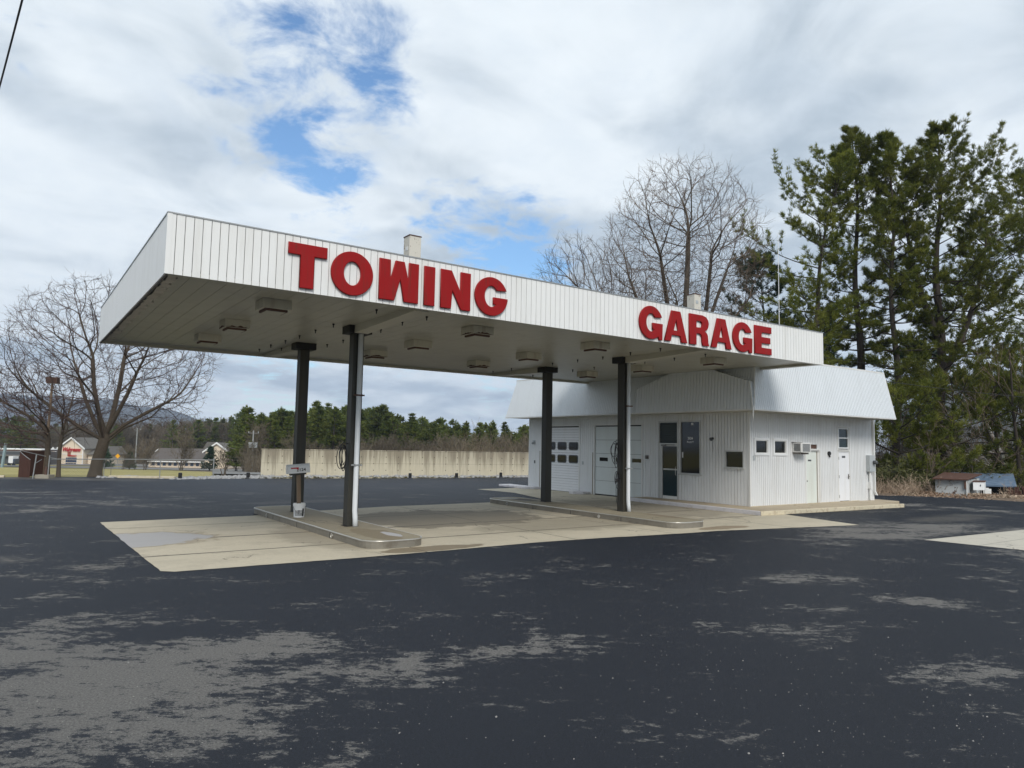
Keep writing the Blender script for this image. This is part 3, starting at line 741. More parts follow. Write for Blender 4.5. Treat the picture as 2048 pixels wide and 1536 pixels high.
# ------------------------------------------------------------------ cable coils and mailbox
def coil(name, x, y, z0, z1, seed, label, r=.009, sp=.11):
    r1 = random.Random(seed); mb = MB(); t = None
    for k in range(7):
        w = sp*r1.uniform(.5, 1.25); top = z1-r1.uniform(0, .08); bot = z0+r1.uniform(0, (z1-z0)*.45)
        P = []
        for q in range(25):
            a = 2*pi*q/24; P.append((x - .03 - w*.5 + w*.5*cos(a)+r1.uniform(-.004,.004), y+.02*k+.03*sin(a+k), (top+bot)/2 + (top-bot)/2*sin(a)))
        mb.tube(P, r, 6, False)
    mb.tube([(x+.02, y+.1, z1+.02), (x-.12, y+.06, z1+.05), (x-.2, y+.03, z1-.02)], r*1.2, 6)
    o = mb.build(name, M['black'], smooth=True); tag(o, label, 'cable', 'cable coils hung on the columns'); return o
coil('cable_coil', 6.66, 16.3, 1.25, 2.12, 5, 'coil of black cable hanging on the column with the white pipe beside the mailbox', sp=.2)
o = coil('cable_coil', 15.69, 16.35, 1.5, 2.35, 8, 'two tangled loops of cable and hose on the column before the second garage door', sp=.26)
mb = MB(); r1 = random.Random(4)
for k in range(4):
    w = .22*r1.uniform(.6, 1.1); top = 1.42; bot = .75 + .12*k if k else .38
    mb.tube([(15.66-w*.5+w*.5*cos(2*pi*q/24), 16.36+.02*k, (top+bot)/2+(top-bot)/2*sin(2*pi*q/24)) for q in range(25)], .009, 6, False)
mb.tube([(15.66,16.36,1.2),(15.52,16.34,1.16),(15.46,16.33,1.08)], .03, 8)
tag(mb.build('air_hose', M['black'], smooth=True), 'thin hose in long loops low on the column before the second garage door', 'hose', 'cable coils hung on the columns')

BX, BY = 6.37, 18.83
t = empty('bucket', (BX, BY, .158), 'white plastic bucket holding the mailbox post on the pump island', 'bucket')
mb = MB(); mb.lathe((BX, BY, .158), [(.128, 0), (.135, .01), (.150, .30), (.160, .30), (.160, .325), (.152, .33), (.163, .345), (.163, .36), (.153, .365), (.155, .385), (.14, .385), (.13, .30), (.12, .28)], 28)
mb.build('pail', M['white'], t, smooth=False)
mb = MB(); mb.tube([(BX-.162*cos(a)*.99-.0, BY-.162*abs(sin(a))-.012, .158+.30-.19*sin(a)) for a in [pi*k/16 for k in range(17)]], .004, 6); mb.build('handle', M['galvdark'], t)
mb = MB()
ang0 = atan2(-BY, -BX)
for a_, w_, z_, h_ in ((-.75, .05, .05, .2), (-.2, .13, .06, .16), (.35, .14, .06, .15)):
    for rr_ in range(6 if a_ > -.7 else 1):
        n = 6; a0 = ang0 - a_ ; wd = w_/.145
        z0 = .158+z_+(rr_*h_/6 if a_ > -.7 else 0); z1 = z0+(h_/6*.4 if a_ > -.7 else h_)
        vv = []
        for k in range(n+1):
            a = a0 - wd/2 + wd*k/n
            if True:
                for z in (z0, z1):
                    rr2 = .1362 + (z-.158)*.05 + .002; vv.append((BX+rr2*cos(a), BY+rr2*sin(a), z))
        mb.add(vv, [(2*k, 2*k+2, 2*k+3, 2*k+1) for k in range(n)])
md = mb.build('printed_label', M['black_ink'], t); sm = md.modifiers.new('s', 'SOLIDIFY'); sm.thickness = .002; sm.offset = -1
mbx = empty('mailbox', (BX-.03, BY, .5), 'white mailbox numbered 2124 on a wooden post set in the bucket', 'mailbox')
mb = MB(); mb.obox((BX-.045, BY-.045, .20), (.09, 0, 0), (0, .09, 0), (-.06, 0, 1.12)); mb.build('post', M['wood'], mbx, bevel=.005)
ax_ = Vector((cos(radians(-6)), sin(radians(-6)), .075)).normalized(); sd = Vector((sin(radians(-6)), -cos(radians(-6)), 0)); sd = Vector((-ax_.y, ax_.x, 0)).normalized()*-1
Zx = sd.cross(ax_)*-1
if Zx.z < 0: Zx = -Zx
bc = plane(592, 951, 1, BY)
c0 = Vector((BX-.36, BY, 1.315)) 
L_ = .58; Wd = .095
mb = MB(); mb.obox(c0+ax_*.06-sd*.075-Zx*.045, ax_*.42, sd*.15, Zx*.04); mb.build('mount_board', M['column'], mbx)
prof = [(-Wd, 0), (Wd, 0), (Wd, .13)] + [(Wd*cos(radians(a)), .13+.11*sin(radians(a))) for a in range(15, 180, 15)] + [(-Wd, .13)]
mb = MB(); mb.prism([c0 + sd*a + Zx*b_ for a, b_ in prof], ax_*L_); bx_ = mb.build('box', M['lampbox'] if False else M['white'], mbx, bevel=.004)
mb = MB(); mb.prism([c0 - ax_*.014 + sd*a*1.05 + Zx*(b_*1.03-.004) for a, b_ in prof], ax_*.012)
mb.build('door', M['trim'], mbx, bevel=.003)
mb = MB(); fo = c0 + ax_*.08 + sd*(Wd+.002) + Zx*.155
mb.prism([fo, fo+ax_*.20, fo+ax_*.20-Zx*.055, fo+ax_*.15-Zx*.055, fo+ax_*.15-Zx*.032, fo-Zx*.032], sd*.004)
mb.build('flag', M['redsign'], mbx)
put_text('number', '2124', .115, M['black_ink'], mbx, c0+ax_*.345+sd*(Wd+.0015)+Zx*.085, ax_, Zx, squash=1.05, offset=.002)

# ================================================================== GARAGE BUILDING
gb = empty('garage_building', (XK, YK, 0), 'low white ribbed garage building with a pale metal mansard roof beyond the canopy', 'building')
ZE, ZMT = 3.547, 5.416
BT = .022; CD = .10
mb = MB()
XC, YC = XK+CD, YK+CD
mb.box((XC, YC, 0), (XR-.02, YL-.02, ZE+.2)); mb.build('wall_core', M['interior'], gb)
HF = [(25.33,-1,28.35,3.2), (21.32,-1,24.39,3.2), (19.35,-1,20.41,3.25), (18.23,1.16,19.27,3.25), (16.26,1.48,17.10,2.12)]
HF = [(a-YK, b_, c-YK, d) for a, b_, c, d in HF]
mb = MB(); LW = YL-YK
boards(mb, [(0,.142),(5.1,.142),(5.1,.01),(LW,.01),(LW,ZE+.02),(0,ZE+.02)], (XK+BT, YK, 0), (0,1,0), (0,0,1), (-1,0,0), .139, .017, BT, HF)
mb.build('front_wall', M['siding'], gb)
HR = [(21.97,1.98,22.80,2.58), (23.09,1.99,23.93,2.57), (24.25,2.13,24.92,2.46), (25.24,2.24,25.92,2.41), (25.10,.1,26.10,2.2), (27.38,.1,28.26,3.16)]
HR = [(a-XK, b_, c-XK, d) for a, b_, c, d in HR]
mb = MB(); LR = XR-XK
boards(mb, [(0,.142),(7.1,.142),(7.1,.01),(LR,.01),(LR,ZE+.02),(0,ZE+.02)], (XK, YK+BT, 0), (1,0,0), (0,0,1), (0,-1,0), .112, .016, BT, HR)
mb.build('side_wall', M['siding'], gb)
# solid sheathing just behind the boards, so the seams read as grooves
def sheath(mb, poly, O, S, T, N, holes):
    boards(mb, poly, O, S, T, N, 1.0, 0, .02, holes)
mb = MB(); sheath(mb, [(0.05,.05),(LW,.0),(LW,ZE+.02),(.05,ZE+.02)], (XK+BT+.024, YK, 0), (0,1,0), (0,0,1), (-1,0,0), HF)
sheath(mb, [(.05,.05),(LR,0),(LR,ZE+.02),(.05,ZE+.02)], (XK, YK+BT+.024, 0), (1,0,0), (0,0,1), (0,-1,0), HR)
mb.build('sheathing', M['backing'], gb)
mb = MB(); boards(mb, [(0,.01),(LR,.01),(LR,ZE+.02),(0,ZE+.02)], (XK, YL-BT, 0), (1,0,0), (0,0,1), (0,1,0), .14, .01, BT)
boards(mb, [(0,.01),(LW,.01),(LW,ZE+.02),(0,ZE+.02)], (XR-BT, YK, 0), (0,1,0), (0,0,1), (1,0,0), .14, .01, BT)
mb.build('rear_walls', M['siding'], gb)
mb = MB()   # corner trims
mb.box((XK-.008, YK-.008, .142), (XK+.06, YK-.001, ZE)); mb.box((XK-.008, YK-.001, .142), (XK-.001, YK+.06, ZE)); mb.build('corner_trim', M['trim'], gb)
mb = MB(); mb.box((XR-.05, YK-.008, .01), (XR+.008, YK-.001, ZE)); mb.build('corner_trim', M['trim'], gb)
mb = MB(); mb.box((XK-.008, YL-.06, .01), (XK-.001, YL+.008, ZE))
mb.build('corner_trim', M['trim'], gb)

# ---- mansard
XE0, XE1, YE0, YE1 = 20.51, 29.9, 14.93, 29.75
XT0, XT1, YT0, YT1 = 20.95, 29.58, 15.22, 29.4
zt2 = ZMT
mb = MB()
mb.add([(XE0+.03,YE0+.03,ZE),(XE1-.03,YE0+.03,ZE),(XE1-.03,YE1-.03,ZE),(XE0+.03,YE1-.03,ZE),(XT0+.03,YT0+.03,zt2-.01),(XT1-.03,YT0+.03,zt2-.01),(XT1-.03,YT1-.03,zt2-.01),(XT0+.03,YT1-.03,zt2-.01)],
       [(0,3,2,1),(4,5,6,7),(0,1,5,4),(1,2,6,5),(2,3,7,6),(3,0,4,7)])
rf = mb.build('roof', M['backing'], gb)
def mansard_face(mb, O, S, Lb, inL, inR, Nout, run, h, pitch=.105):
    slope = sqrt(run*run+h*h); T = (Vector((0,0,1))*h - Vector(Nout)*run)/slope
    Nn = (Vector((0,0,1))*run + Vector(Nout)*h)/slope
    boards(mb, [(0,0),(Lb,0),(Lb-inR,slope),(inL,slope)], O, S, T, Nn, pitch, .015, .024)
h = zt2-ZE
mb = MB(); mansard_face(mb, (XE0,YE0,ZE), (1,0,0), XE1-XE0, .44, .32, (0,-1,0), .29, h, .11); mb.build('side_mansard', M['mansard'], gb)
mb = MB(); mansard_face(mb, (XE0,YE0,ZE), (0,1,0), YE1-YE0, .29, .35, (-1,0,0), .44, h, .11); mb.build('front_mansard', M['mansard'], gb)
mb = MB(); mansard_face(mb, (XE1,YE0,ZE), (0,1,0), YE1-YE0, .29, .35, (1,0,0), .32, h, .11); mansard_face(mb, (XE0,YE1,ZE), (1,0,0), XE1-XE0, .44, .32, (0,1,0), .35, h, .11); mb.build('rear_mansard', M['mansard'], gb)
mb = MB()
mb.box((XT0-.03,YT0-.03,zt2-.01),(XT1+.03,YT0+.1,zt2+.05)); mb.box((XT0-.03,YT1-.1,zt2-.01),(XT1+.03,YT1+.03,zt2+.05)); mb.box((XT0-.03,YT0+.1,zt2-.01),(XT0+.1,YT1-.1,zt2+.05)); mb.box((XT1-.1,YT0+.1,zt2-.01),(XT1+.03,YT1-.1,zt2+.05))
mb.build('roof_cap', M['trim'], gb)
mb = MB()
mb.box((XE0-.02,YE0-.02,ZE-.035),(XE1+.02,YE0+.04,ZE-.0)); mb.box((XE0-.02,YE0+.04,ZE-.035),(XE0+.04,YE1+.02,ZE)); mb.box((XE1-.04,YE0+.04,ZE-.035),(XE1+.02,YE1+.02,ZE))
mb.build('eave_trim', M['trim'], gb)
mb = MB(); mb.box((XE0+.05,YE0+.05,ZE-.02),(XE1-.05,YK-.001,ZE-.003)); mb.box((XE0+.05,YK-.001,ZE-.02),(XK-.001,YE1-.05,ZE-.003))
mb.build('eave_soffit', M['soffit'], gb)
for (p0, p1) in (((XE0-.01,YE0-.01,ZE-.02),(XT0-.01,YT0-.01,zt2)), ((XE1+.01,YE0-.01,ZE-.02),(XT1+.01,YT0-.01,zt2))):
    mb = MB(); mb.tube([p0, p1], .028, 6); mb.build('hip_trim', M['trim'], gb)
# steep panelled front of the office part, standing off the mansard
ya, yb = YE0, 20.52
O = Vector((XE0-.03, ya, ZE-.0)); hh = 1.80; h1 = .96
def stand(t): return .06*t/1.9      # leans back a little
mb = MB()
poly = [(0,0),(yb-ya,0),(yb-ya-.05,h1),((yb-ya)/2,hh),(.2,h1)]
lean = .12; T = Vector((lean, 0, hh)).normalized(); N = Vector((-hh, 0, lean)).normalized()
boards(mb, poly, O, (0,1,0), T, N, .139, .016, .022)
op = mb.build('office_mansard', M['mansard'], gb)
mb = MB(); mb.prism([O + Vector((.003,0,0)) + Vector((0,1,0))*a + T*b_ for a, b_ in [(0.02,.0),(yb-ya-.01,.0),(yb-ya-.06,h1),((yb-ya)/2,hh-.01),(.21,h1)]], Vector((.42,0,0)))
mb.build('office_mansard_body', M['mansard'], gb)
mb = MB(); mb.tube([O+Vector((-.03,0,-.32)), O+Vector((-.03,.0,0)), O+Vector((-.03,.0,0))+Vector((0,.18,0))+T*h1], [.012,.028,.022], 6); mb.build('corner_strip', M['trim'], gb)
# tall thin mast on the roof
mp = at(1556, 466, 36); mb = MB(); mb.tube([(mp.x, mp.y, ZMT), (mp.x, mp.y, mp.z)], [.022,.012], 8)
tag(mb.build('roof_mast', M['white']), 'thin pale mast standing on the garage roof in front of the pines', 'mast')

# ---- garage doors
def frame4(mb, ax, a0, a1, z0, z1, w, d0, d1, bottom=True):
    """frame of four bars on plane; ax 'f' front wall (x = XK), 'r' side wall (y = YK); d0..d1 outward offsets"""
    def bar(p, q, r, s_):
        if ax == 'f': mb.box((XK-d1, p, r), (XK-d0, q, s_))
        else: mb.box((p, YK-d1, r), (q, YK-d0, s_))
    bar(a0, a0+w, z0, z1); bar(a1-w, a1, z0, z1); bar(a0+w, a1-w, z1-w, z1)
    if bottom: bar(a0+w, a1-w, z0, z0+w)
def slab_(mb, ax, a0, a1, z0, z1, d0, d1):
    if ax == 'f': mb.box((XK-d1, a0, z0), (XK-d0, a1, z1))
    else: mb.box((a0, YK-d1, z0), (a1, YK-d0, z1))
def rounded(mb, y0, y1, z0, z1, r, d0, d1):
    P = []
    for cy, cz, a0 in ((y1-r, z0+r, -90), (y1-r, z1-r, 0), (y0+r, z1-r, 90), (y0+r, z0+r, 180)):
        for k in range(5):
            a = radians(a0+90*k/4); P.append((XK-d0, cy+r*cos(a), cz+r*sin(a)))
    mb.prism(P, (-(d1-d0), 0, 0))
def rib_door(mb, y0, y1, z0, z1, sec, ribs, d):
    z = z0
    while z < z1-.02:
        t = min(z+sec, z1); k = ribs; hgt = (t-z)/k
        for q in range(k):
            g = .012 if q == k-1 else .007
            slab_(mb, 'f', y0, y1, z+q*hgt, z+(q+1)*hgt-g, -.075, d-(0 if q % 2 == 0 else .003))
        z = t
gd = MB(); rib_door(gd, 25.42, 28.24, .02, 3.08, .61, 5, -.035)
d1 = gd.build('garage_door', M['doorwhite'], gb); tag(d1, 'ribbed white garage door with rounded windows')
mb = MB()
for y0 in (25.50, 26.35, 27.2):
    for z0 in (1.37, 1.98):
        rounded(mb, y0, y0+.68, z0, z0+.385, .09, .02+.0, .034) if False else None
for y0 in (25.50, 26.35, 27.2):
    for z0 in (1.37, 1.98):
        mb = MB(); rounded(mb, y0, y0+.68, z0, z0+.385, .1, -.034, -.018); f_ = mb.build('window_frame', M['dkgrey'], d1)
        mb = MB(); rounded(mb, y0+.045, y0+.635, z0+.045, z0+.34, .07, -.018, -.014); mb.build('window_pane', M['glassdark'], d1)
gd = MB(); rib_door(gd, 21.38, 24.29, .06, 3.08, .605, 1, -.035)
for zz in (2.55, 2.75, 2.95): pass
d2 = gd.build('garage_door', M['doorgrey'], gb); tag(d2, 'flat pale garage door with three small slot windows')
for y0 in (23.47, 22.42, 21.42):
    mb = MB(); slab_(mb, 'f', y0, y0+.54, 1.53, 1.69, -.034, -.03); mb.build('window_pane', M['glassdark'], d2)
mb = MB(); frame4(mb, 'f', 25.33, 28.35, .01, 3.2, .09, -.075, .012, False); mb.build('door_frame', M['trim'], gb)
mb = MB(); frame4(mb, 'f', 21.30, 24.39, .01, 3.2, .08, -.075, .012, False); mb.build('door_frame', M['trim'], gb)
for y in (28.35, 24.39):
    mb = MB(); slab_(mb, 'f', y-.0, y+.055, .01, 1.9, .001, .016); mb.build('stained_strip', M['stainwood'], gb)
mb = MB(); slab_(mb, 'f', 21.38, 24.29, .008, .06, -.07, -.04); mb.build('door_seal', M['black'], gb)

# ---- entrance door with louvred transom
mb = MB(); frame4(mb, 'f', 19.35, 20.41, .14, 3.25, .055, -.06, .015, False); slab_(mb, 'f', 19.405, 20.355, 2.24, 2.37, -.06, .012); slab_(mb, 'f', 20.20, 20.355, .14, 2.24, -.06, .004)
en = mb.build('entrance_door', M['alu'], gb)
mb = MB(); slab_(mb, 'f', 19.39, 20.18, .142, .26, -.055, .006); mb.build('threshold', M['trim'], en)
mb = MB(); slab_(mb, 'f', 19.41, 20.195, .26, 1.29, -.055, -.03); mb.build('lower_panel', M['glassteal'], en)
mb = MB(); slab_(mb, 'f', 19.41, 20.195, 1.29, 1.345, -.055, -.02); mb.build('push_bar', M['alu'], en)
mb = MB(); slab_(mb, 'f', 19.41, 20.195, 1.345, 2.24, -.055, -.03); mb.build('door_glass', M['glassdark'], en)
mb = MB()
for k in range(9):
    z = 2.38+k*.09; mb.obox((XK+.05, 19.41, z), (0, .94, 0), (-.03, 0, .055), (-.006, 0, -.004))
mb.box((XK+.055, 19.405, 2.37), (XK+.06, 20.355, 3.19)); mb.build('louvred_transom', M['louvre'], en)
mb = MB(); slab_(mb, 'f', 19.98, 20.22, 2.25, 2.31, .012, .06); mb.tube([(XK-.05, 20.0, 2.31), (XK-.17, 19.75, 2.30), (XK-.04, 19.5, 2.30)], .012, 6); mb.build('door_closer', M['galvdark'], en)
mb = MB(); mb.tube([(XK-.02, 19.45, 1.1), (XK-.06, 19.45, 1.12), (XK-.06, 19.45, 1.42), (XK-.02, 19.45, 1.44)], .012, 8); mb.build('handle', M['alu'], en)
# ---- office window with lettering
mb = MB(); frame4(mb, 'f', 18.23, 19.27, 1.16, 3.25, .05, -.06, .015); slab_(mb, 'f', 18.19, 19.31, 1.13, 1.165, .0, .05)
w1 = mb.build('office_window', M['alu'], gb)
mb = MB(); slab_(mb, 'f', 18.28, 19.22, 1.21, 3.2, -.055, -.035); mb.build('window_pane', M['glassdark'], w1)
put_text('window_number', '2124', .13, M['whiteprint'], w1, (XK+.032, 18.77, 2.56), (0,-1,0), (0,0,1), offset=.003)
put_text('window_street', 'Route 9', .10, M['whiteprint'], w1, (XK+.032, 18.77, 2.42), (0,-1,0), (0,0,1), offset=.001)
mb = MB(); slab_(mb, 'f', 19.13, 19.19, 1.8, 2.02, -.035, -.032); slab_(mb, 'f', 18.62, 18.72, 3.08, 3.16, -.035, -.033); mb.build('window_sticker', M['whiteprint'], w1)
mb = MB(); frame4(mb, 'f', 16.26, 17.10, 1.48, 2.12, .04, -.06, .02); slab_(mb, 'f', 16.24, 17.12, 1.45, 1.49, .0, .05); w2 = mb.build('small_window', M['alu'], gb)
mb = MB(); slab_(mb, 'f', 16.30, 17.06, 1.52, 2.08, -.055, -.04); mb.build('window_pane', M['glassdark'], w2)
mb = MB(); mb.tube([(XK, 17.64, 2.56), (XK-.05, 17.64, 2.56)], .045, 12); mb.tube([(XK-.05, 17.64, 2.56), (XK-.12, 17.64, 2.53)], [.03,.075], 12); mb.tube([(XK-.01, 17.64, 2.5), (XK-.01, 17.64, 2.05)], .004, 5); mb.build('wall_lamp', M['dkgrey'], gb, smooth=False)
mb = MB(); mb.box((XK-.05, 20.96, 1.70), (XK, 21.12, 1.85)); mb.tube([(XK-.05, 21.04, 1.77), (XK-.09, 21.04, 1.77)], .05, 10); mb.build('junction_box', M['galvdark'], gb)
mb = MB(); mb.box((XK-.06, 28.8, 2.26), (XK, 28.95, 2.42)); mb.tube([(XK-.05, 28.87, 2.34), (XK-.14, 28.87, 2.26)], [.03,.06], 10); mb.build('floodlight', M['greybox'], gb)
mb = MB(); mb.box((XK-.03, 28.78, 1.28), (XK, 28.84, 1.42)); mb.build('push_button', M['dkgrey'], gb)
mb = MB(); mb.box((XK-.03, 25.08, 1.33), (XK, 25.15, 1.48)); mb.build('push_button', M['greybox'], gb)

# ---- side wall openings
for i, (a0, a1) in enumerate(((21.97, 22.80), (23.09, 23.93))):
    mb = MB(); frame4(mb, 'r', a0-.02, a1+.02, 1.965, 2.60, .075, -.06, .03); w = mb.build('side_window', M['white'], gb)
    mb = MB(); frame4(mb, 'r', a0+.055, a1-.055, 2.04, 2.525, .03, -.05, .01); mb.build('sash', M['trim'], w)
    mb = MB(); slab_(mb, 'r', a0+.085, a1-.085, 2.07, 2.495, -.055, -.04); mb.build('window_pane', M['glassdark'], w)
ac = empty('air_conditioner', (24.27, YK, 2.1), 'boxy window air conditioner sticking out of the white side wall', 'air conditioner')
mb = MB(); mb.box((24.27, YK-.38, 2.10), (24.90, YK+.05, 2.46)); mb.build('case', M['trim'], ac, bevel=.01)
mb = MB()
for k in range(9): mb.box((24.36, YK-.386, 2.135+k*.033), (24.83, YK-.381, 2.155+k*.033))
for k in range(8): mb.box((24.262, YK-.34, 2.15+k*.036), (24.269, YK-.08, 2.17+k*.036))
mb.build('grille', M['dkgrey'], ac)
mb = MB(); mb.box((24.22, YK-.10, 2.47), (24.80, YK-.0, 2.485)); mb.box((24.9, YK-.06, 2.07), (25.1, YK-.0, 2.085)); mb.box((24.30, YK-.3, 2.03), (24.34, YK-.0, 2.09)); mb.box((24.83, YK-.3, 2.03), (24.87, YK-.0, 2.09)); mb.build('bracket', M['galvdark'], ac)
mb = MB(); slab_(mb, 'r', 25.24, 25.92, 2.24, 2.41, -.06, -.03); mb.build('transom_hole', M['rust'], gb)
mb = MB(); frame4(mb, 'r', 25.10, 26.10, .13, 2.2, .05, -.06, .025, False); slab_(mb, 'r', 25.04, 26.02, 2.2, 2.245, .0, .06); slab_(mb, 'r', 25.98, 26.05, .14, 2.15, -.06, -.02)
sd1 = mb.build('side_door', M['trim'], gb)
mb = MB(); slab_(mb, 'r', 25.15, 25.90, .15, 2.14, -.05, -.025); mb.build('door_leaf', M['doorgreen'], sd1)
mb = MB(); slab_(mb, 'r', 25.905, 25.975, .14, 2.15, -.06, -.045); mb.build('jamb', M['stainwood'], sd1)
mb = MB(); slab_(mb, 'r', 25.33, 25.54, 1.76, 1.82, -.025, -.018); mb.build('door_sign', M['dkgrey'], sd1)
mb = MB(); mb.tube([(25.2, YK+.03, 1.0), (25.2, YK-.03, 1.0)], .022, 10); mb.build('knob', M['galvdark'], sd1)
mb = MB(); frame4(mb, 'r', 27.38, 28.26, .14, 2.17, .035, -.06, .018, False); sd2 = mb.build('side_door', M['trim'], gb)
mb = MB(); slab_(mb, 'r', 27.42, 28.22, .17, 2.13, -.05, -.006); mb.build('door_leaf', M['doorwhite'], sd2)
mb = MB(); slab_(mb, 'r', 27.69, 27.93, 1.9, 1.98, -.006, .0); mb.build('door_sign', M['dkgrey'], sd2)
mb = MB(); mb.tube([(28.14, YK+.0, 1.14), (28.14, YK-.05, 1.14), (28.04, YK-.055, 1.14)], .014, 8); mb.box((28.11, YK-.012, 1.04), (28.17, YK-.0, 1.24)); mb.build('handle', M['galvdark'], sd2)
for z in (1.88, 1.14, .35):
    mb = MB(); mb.box((27.41, YK-.022, z-.06), (27.435, YK-.012, z+.06)); mb.build('hinge', M['dkgrey'], sd2)
mb = MB(); frame4(mb, 'r', 27.35, 28.28, 2.19, 3.18, .05, -.06, .02); w3 = mb.build('upper_window', M['trim'], gb)
mb = MB(); frame4(mb, 'r', 27.42, 28.2, 2.27, 3.12, .055, -.04, .012); slab_(mb, 'r', 27.475, 28.145, 2.68, 2.73, -.04, .008); mb.build('sash', M['white'], w3)
for z0, z1 in ((2.325, 2.68), (2.73, 3.065)):
    mb = MB(); slab_(mb, 'r', 27.475, 28.145, z0, z1, -.05, -.035); mb.build('window_pane', M['glassteal'], w3)
mb = MB(); slab_(mb, 'r', 21.87, 21.98, 1.79, 1.96, .0, .02); mb.build('outlet_plate', M['greybox'], gb)
mb = MB(); mb.tube([(26.72, YK, 2.07), (26.72, YK-.06, 2.07)], .085, 14); mb.tube([(26.74, YK-.02, 2.0), (26.74, YK-.05, 1.92)], .03, 8); mb.build('vent_hood', M['black'], gb)
eb = MB(); eb.box((29.50, YK-.17, 1.33), (29.93, YK-.0, 2.02)); e1_ = eb.build('electric_box', M['greybox'], gb, bevel=.01)
mb = MB(); mb.tube([(29.80, YK-.17, 1.72), (29.80, YK-.30, 1.72)], .085, 16); mb.tube([(29.80, YK-.30, 1.72), (29.80, YK-.33, 1.72)], [.085, .05], 16); mb.build('meter', M['dkgrey'], e1_)
mb = MB(); mb.tube([(29.68, YK-.07, .14), (29.68, YK-.07, 1.33)], .05, 12); mb.box((29.6, YK-.13, .62), (29.76, YK-.0, .9)); mb.build('conduit', M['trim'], e1_)
mb = MB(); mb.box((30.02, YK-.09, .5), (30.1, YK-.01, ZE)); mb.obox((30.02, YK-.09, .5), (.08,0,0), (0,.08,0), (.03,-.06,-.16)); mb.build('downpipe', M['trim'], gb)
mb = MB(); slab_(mb, 'r', 21.73, 28.9, .139, .155, .001, .012); mb.build('base_flashing', M['kerbyellow'], gb)

# ================================================================== RETAINING WALL, STONES, BOLLARDS
pa = Vector((12.44, 44.0, 0)); pb_ = Vector((46.0, 36.15, 0)); wd = (pb_-pa).normalized(); wn = Vector((-wd.y, wd.x, 0))
mb = MB(); n = 30; Lw = (pb_-pa).length
mb.box((0, 0, -1.2), (Lw, .3, 1.6)); mb.box((-.02, -.015, 1.6), (Lw, .315, 1.66))
rw = mb.build('retaining_wall', M['retain'], org=(0,0,0)); rw.location = pa; rw.rotation_euler = (0, 0, atan2(wd.y, wd.x))
tag(rw, 'long stained concrete retaining wall behind the parking lot', 'retaining wall')
r1 = random.Random(11)
def rocks(pts, rmin, rmax, name, label, material, flat=.7):
    mb = MB()
    for (x, y, z) in pts:
        r = r1.uniform(rmin, rmax); M3 = Matrix.Rotation(r1.uniform(0, 6.3), 3, Vector((r1.gauss(0,1), r1.gauss(0,1), r1.gauss(0,1))).normalized())
        vs = [M3 @ Vector(q)*r*r1.uniform(.75, 1.2) for q in ((1,0,0),(-1,0,0),(0,1,0),(0,-1,0),(0,0,1),(0,0,-1),(.62,.62,.4),(-.62,.55,-.4),(.5,-.6,.5))]
        b0 = len(mb.v); mb.v.extend((x+p.x, y+p.y, z+abs(p.z)*flat+.0 if p.z > 0 else z+p.z*.3) for p in vs)
        mb.f.extend(tuple(i+b0 for i in f) for f in [(6,2,4),(0,6,4),(6,0,2),(2,1,4),(7,1,2),(1,3,4),(3,8,4),(8,0,4),(3,0,8),(7,2,5),(1,7,5),(3,1,5),(0,3,5),(2,0,5)])
    o = mb.build(name, material, org=(0,0,0)); tag(o, label, 'stones', kind='stuff'); return o
pts = []
for k in range(800):
    t = r1.uniform(-1.5, Lw-9); w = r1.uniform(-1.45, -.05)
    if r1.random() < .35: w = r1.uniform(-.5, -.05)
    p = pa + wd*t + wn*w; pts.append((p.x, p.y, -.0))
for k in range(700):
    t = r1.random(); p = Vector((7.6, 42.6, 0)).lerp(Vector((12.6, 43.6, 0)), t); pts.append((p.x+r1.gauss(0, .45), p.y + r1.gauss(0, .6), -.03))
for k in range(70): pts.append((5.2+r1.gauss(0,.7), 44.3+r1.gauss(0,.25), 0))
rocks(pts, .05, .20, 'riprap', 'loose pale stones along the foot of the concrete wall', M['stone'])
# grit and pebbles on the sealed asphalt
def in_slab(x, y): return (2.0 < x < 21 and 12.7 < y < 30)
mb = MB(); cnt = 0
for k in range(6500):
    D_ = 4.2 + 16*r1.random()**1.6; u = r1.uniform(-60, 2100)
    g = CAM + (column_dir(u)*D_); x, y = g.x, g.y
    if in_slab(x, y): continue
    dens = mnoise.noise(Vector((x*.35, y*.35, 3)))
    if dens < r1.uniform(-.55, .35): continue
    r = .003 + .0045*r1.random()**3 + (.006 if r1.random() < .03 else 0)
    a = r1.uniform(0, 6.28)
    mb.add([(x+r*cos(a), y+r*sin(a), .001), (x+r*cos(a+2.1), y+r*sin(a+2.1), .001), (x+r*cos(a+4.2), y+r*sin(a+4.2), .001), (x+r*.2, y, .001+r*.9)], [(0,1,3),(1,2,3),(2,0,3),(2,1,0)])
gr = mb.build('grit', plain('pale_grit', (.30,.29,.27), .8, var=.35, scale=30), org=(0,0,0)); tag(gr, 'pale grit and pebbles scattered over the dark asphalt', 'grit', kind='stuff')

posname = ['on the grass edge left of the stones', 'among the stones left of the wall end', 'before the wall, between the second and third canopy columns', 'before the wall, middle one of the three along it', 'before the wall, nearest the garage building']
b0 = None
for (u, v_), nm in zip(((360,957.5),(496,956.5),(820,957),(913,956.5),(1001.5,955)), posname):
    p = ground(u, v_)
    lab = 'short black bollard ' + nm
    if b0 is None:
        b0 = empty('bollard', p, lab, 'bollard', 'black bollards along the far edge of the lot')
        mb = MB(); mb.lathe((p.x, p.y, 0), [(.10, 0), (.10, .30), (.085, .325), (.03, .335)], 16); mb.build('post', M['black'], b0)
        mb = MB(); mb.lathe((p.x, p.y, 0), [(.14, 0), (.14, .03), (.10, .04)], 16); mb.build('base', M['dkgrey'], b0)
    else:
        o = copy_tree(b0); o.location = p; o['label'] = lab
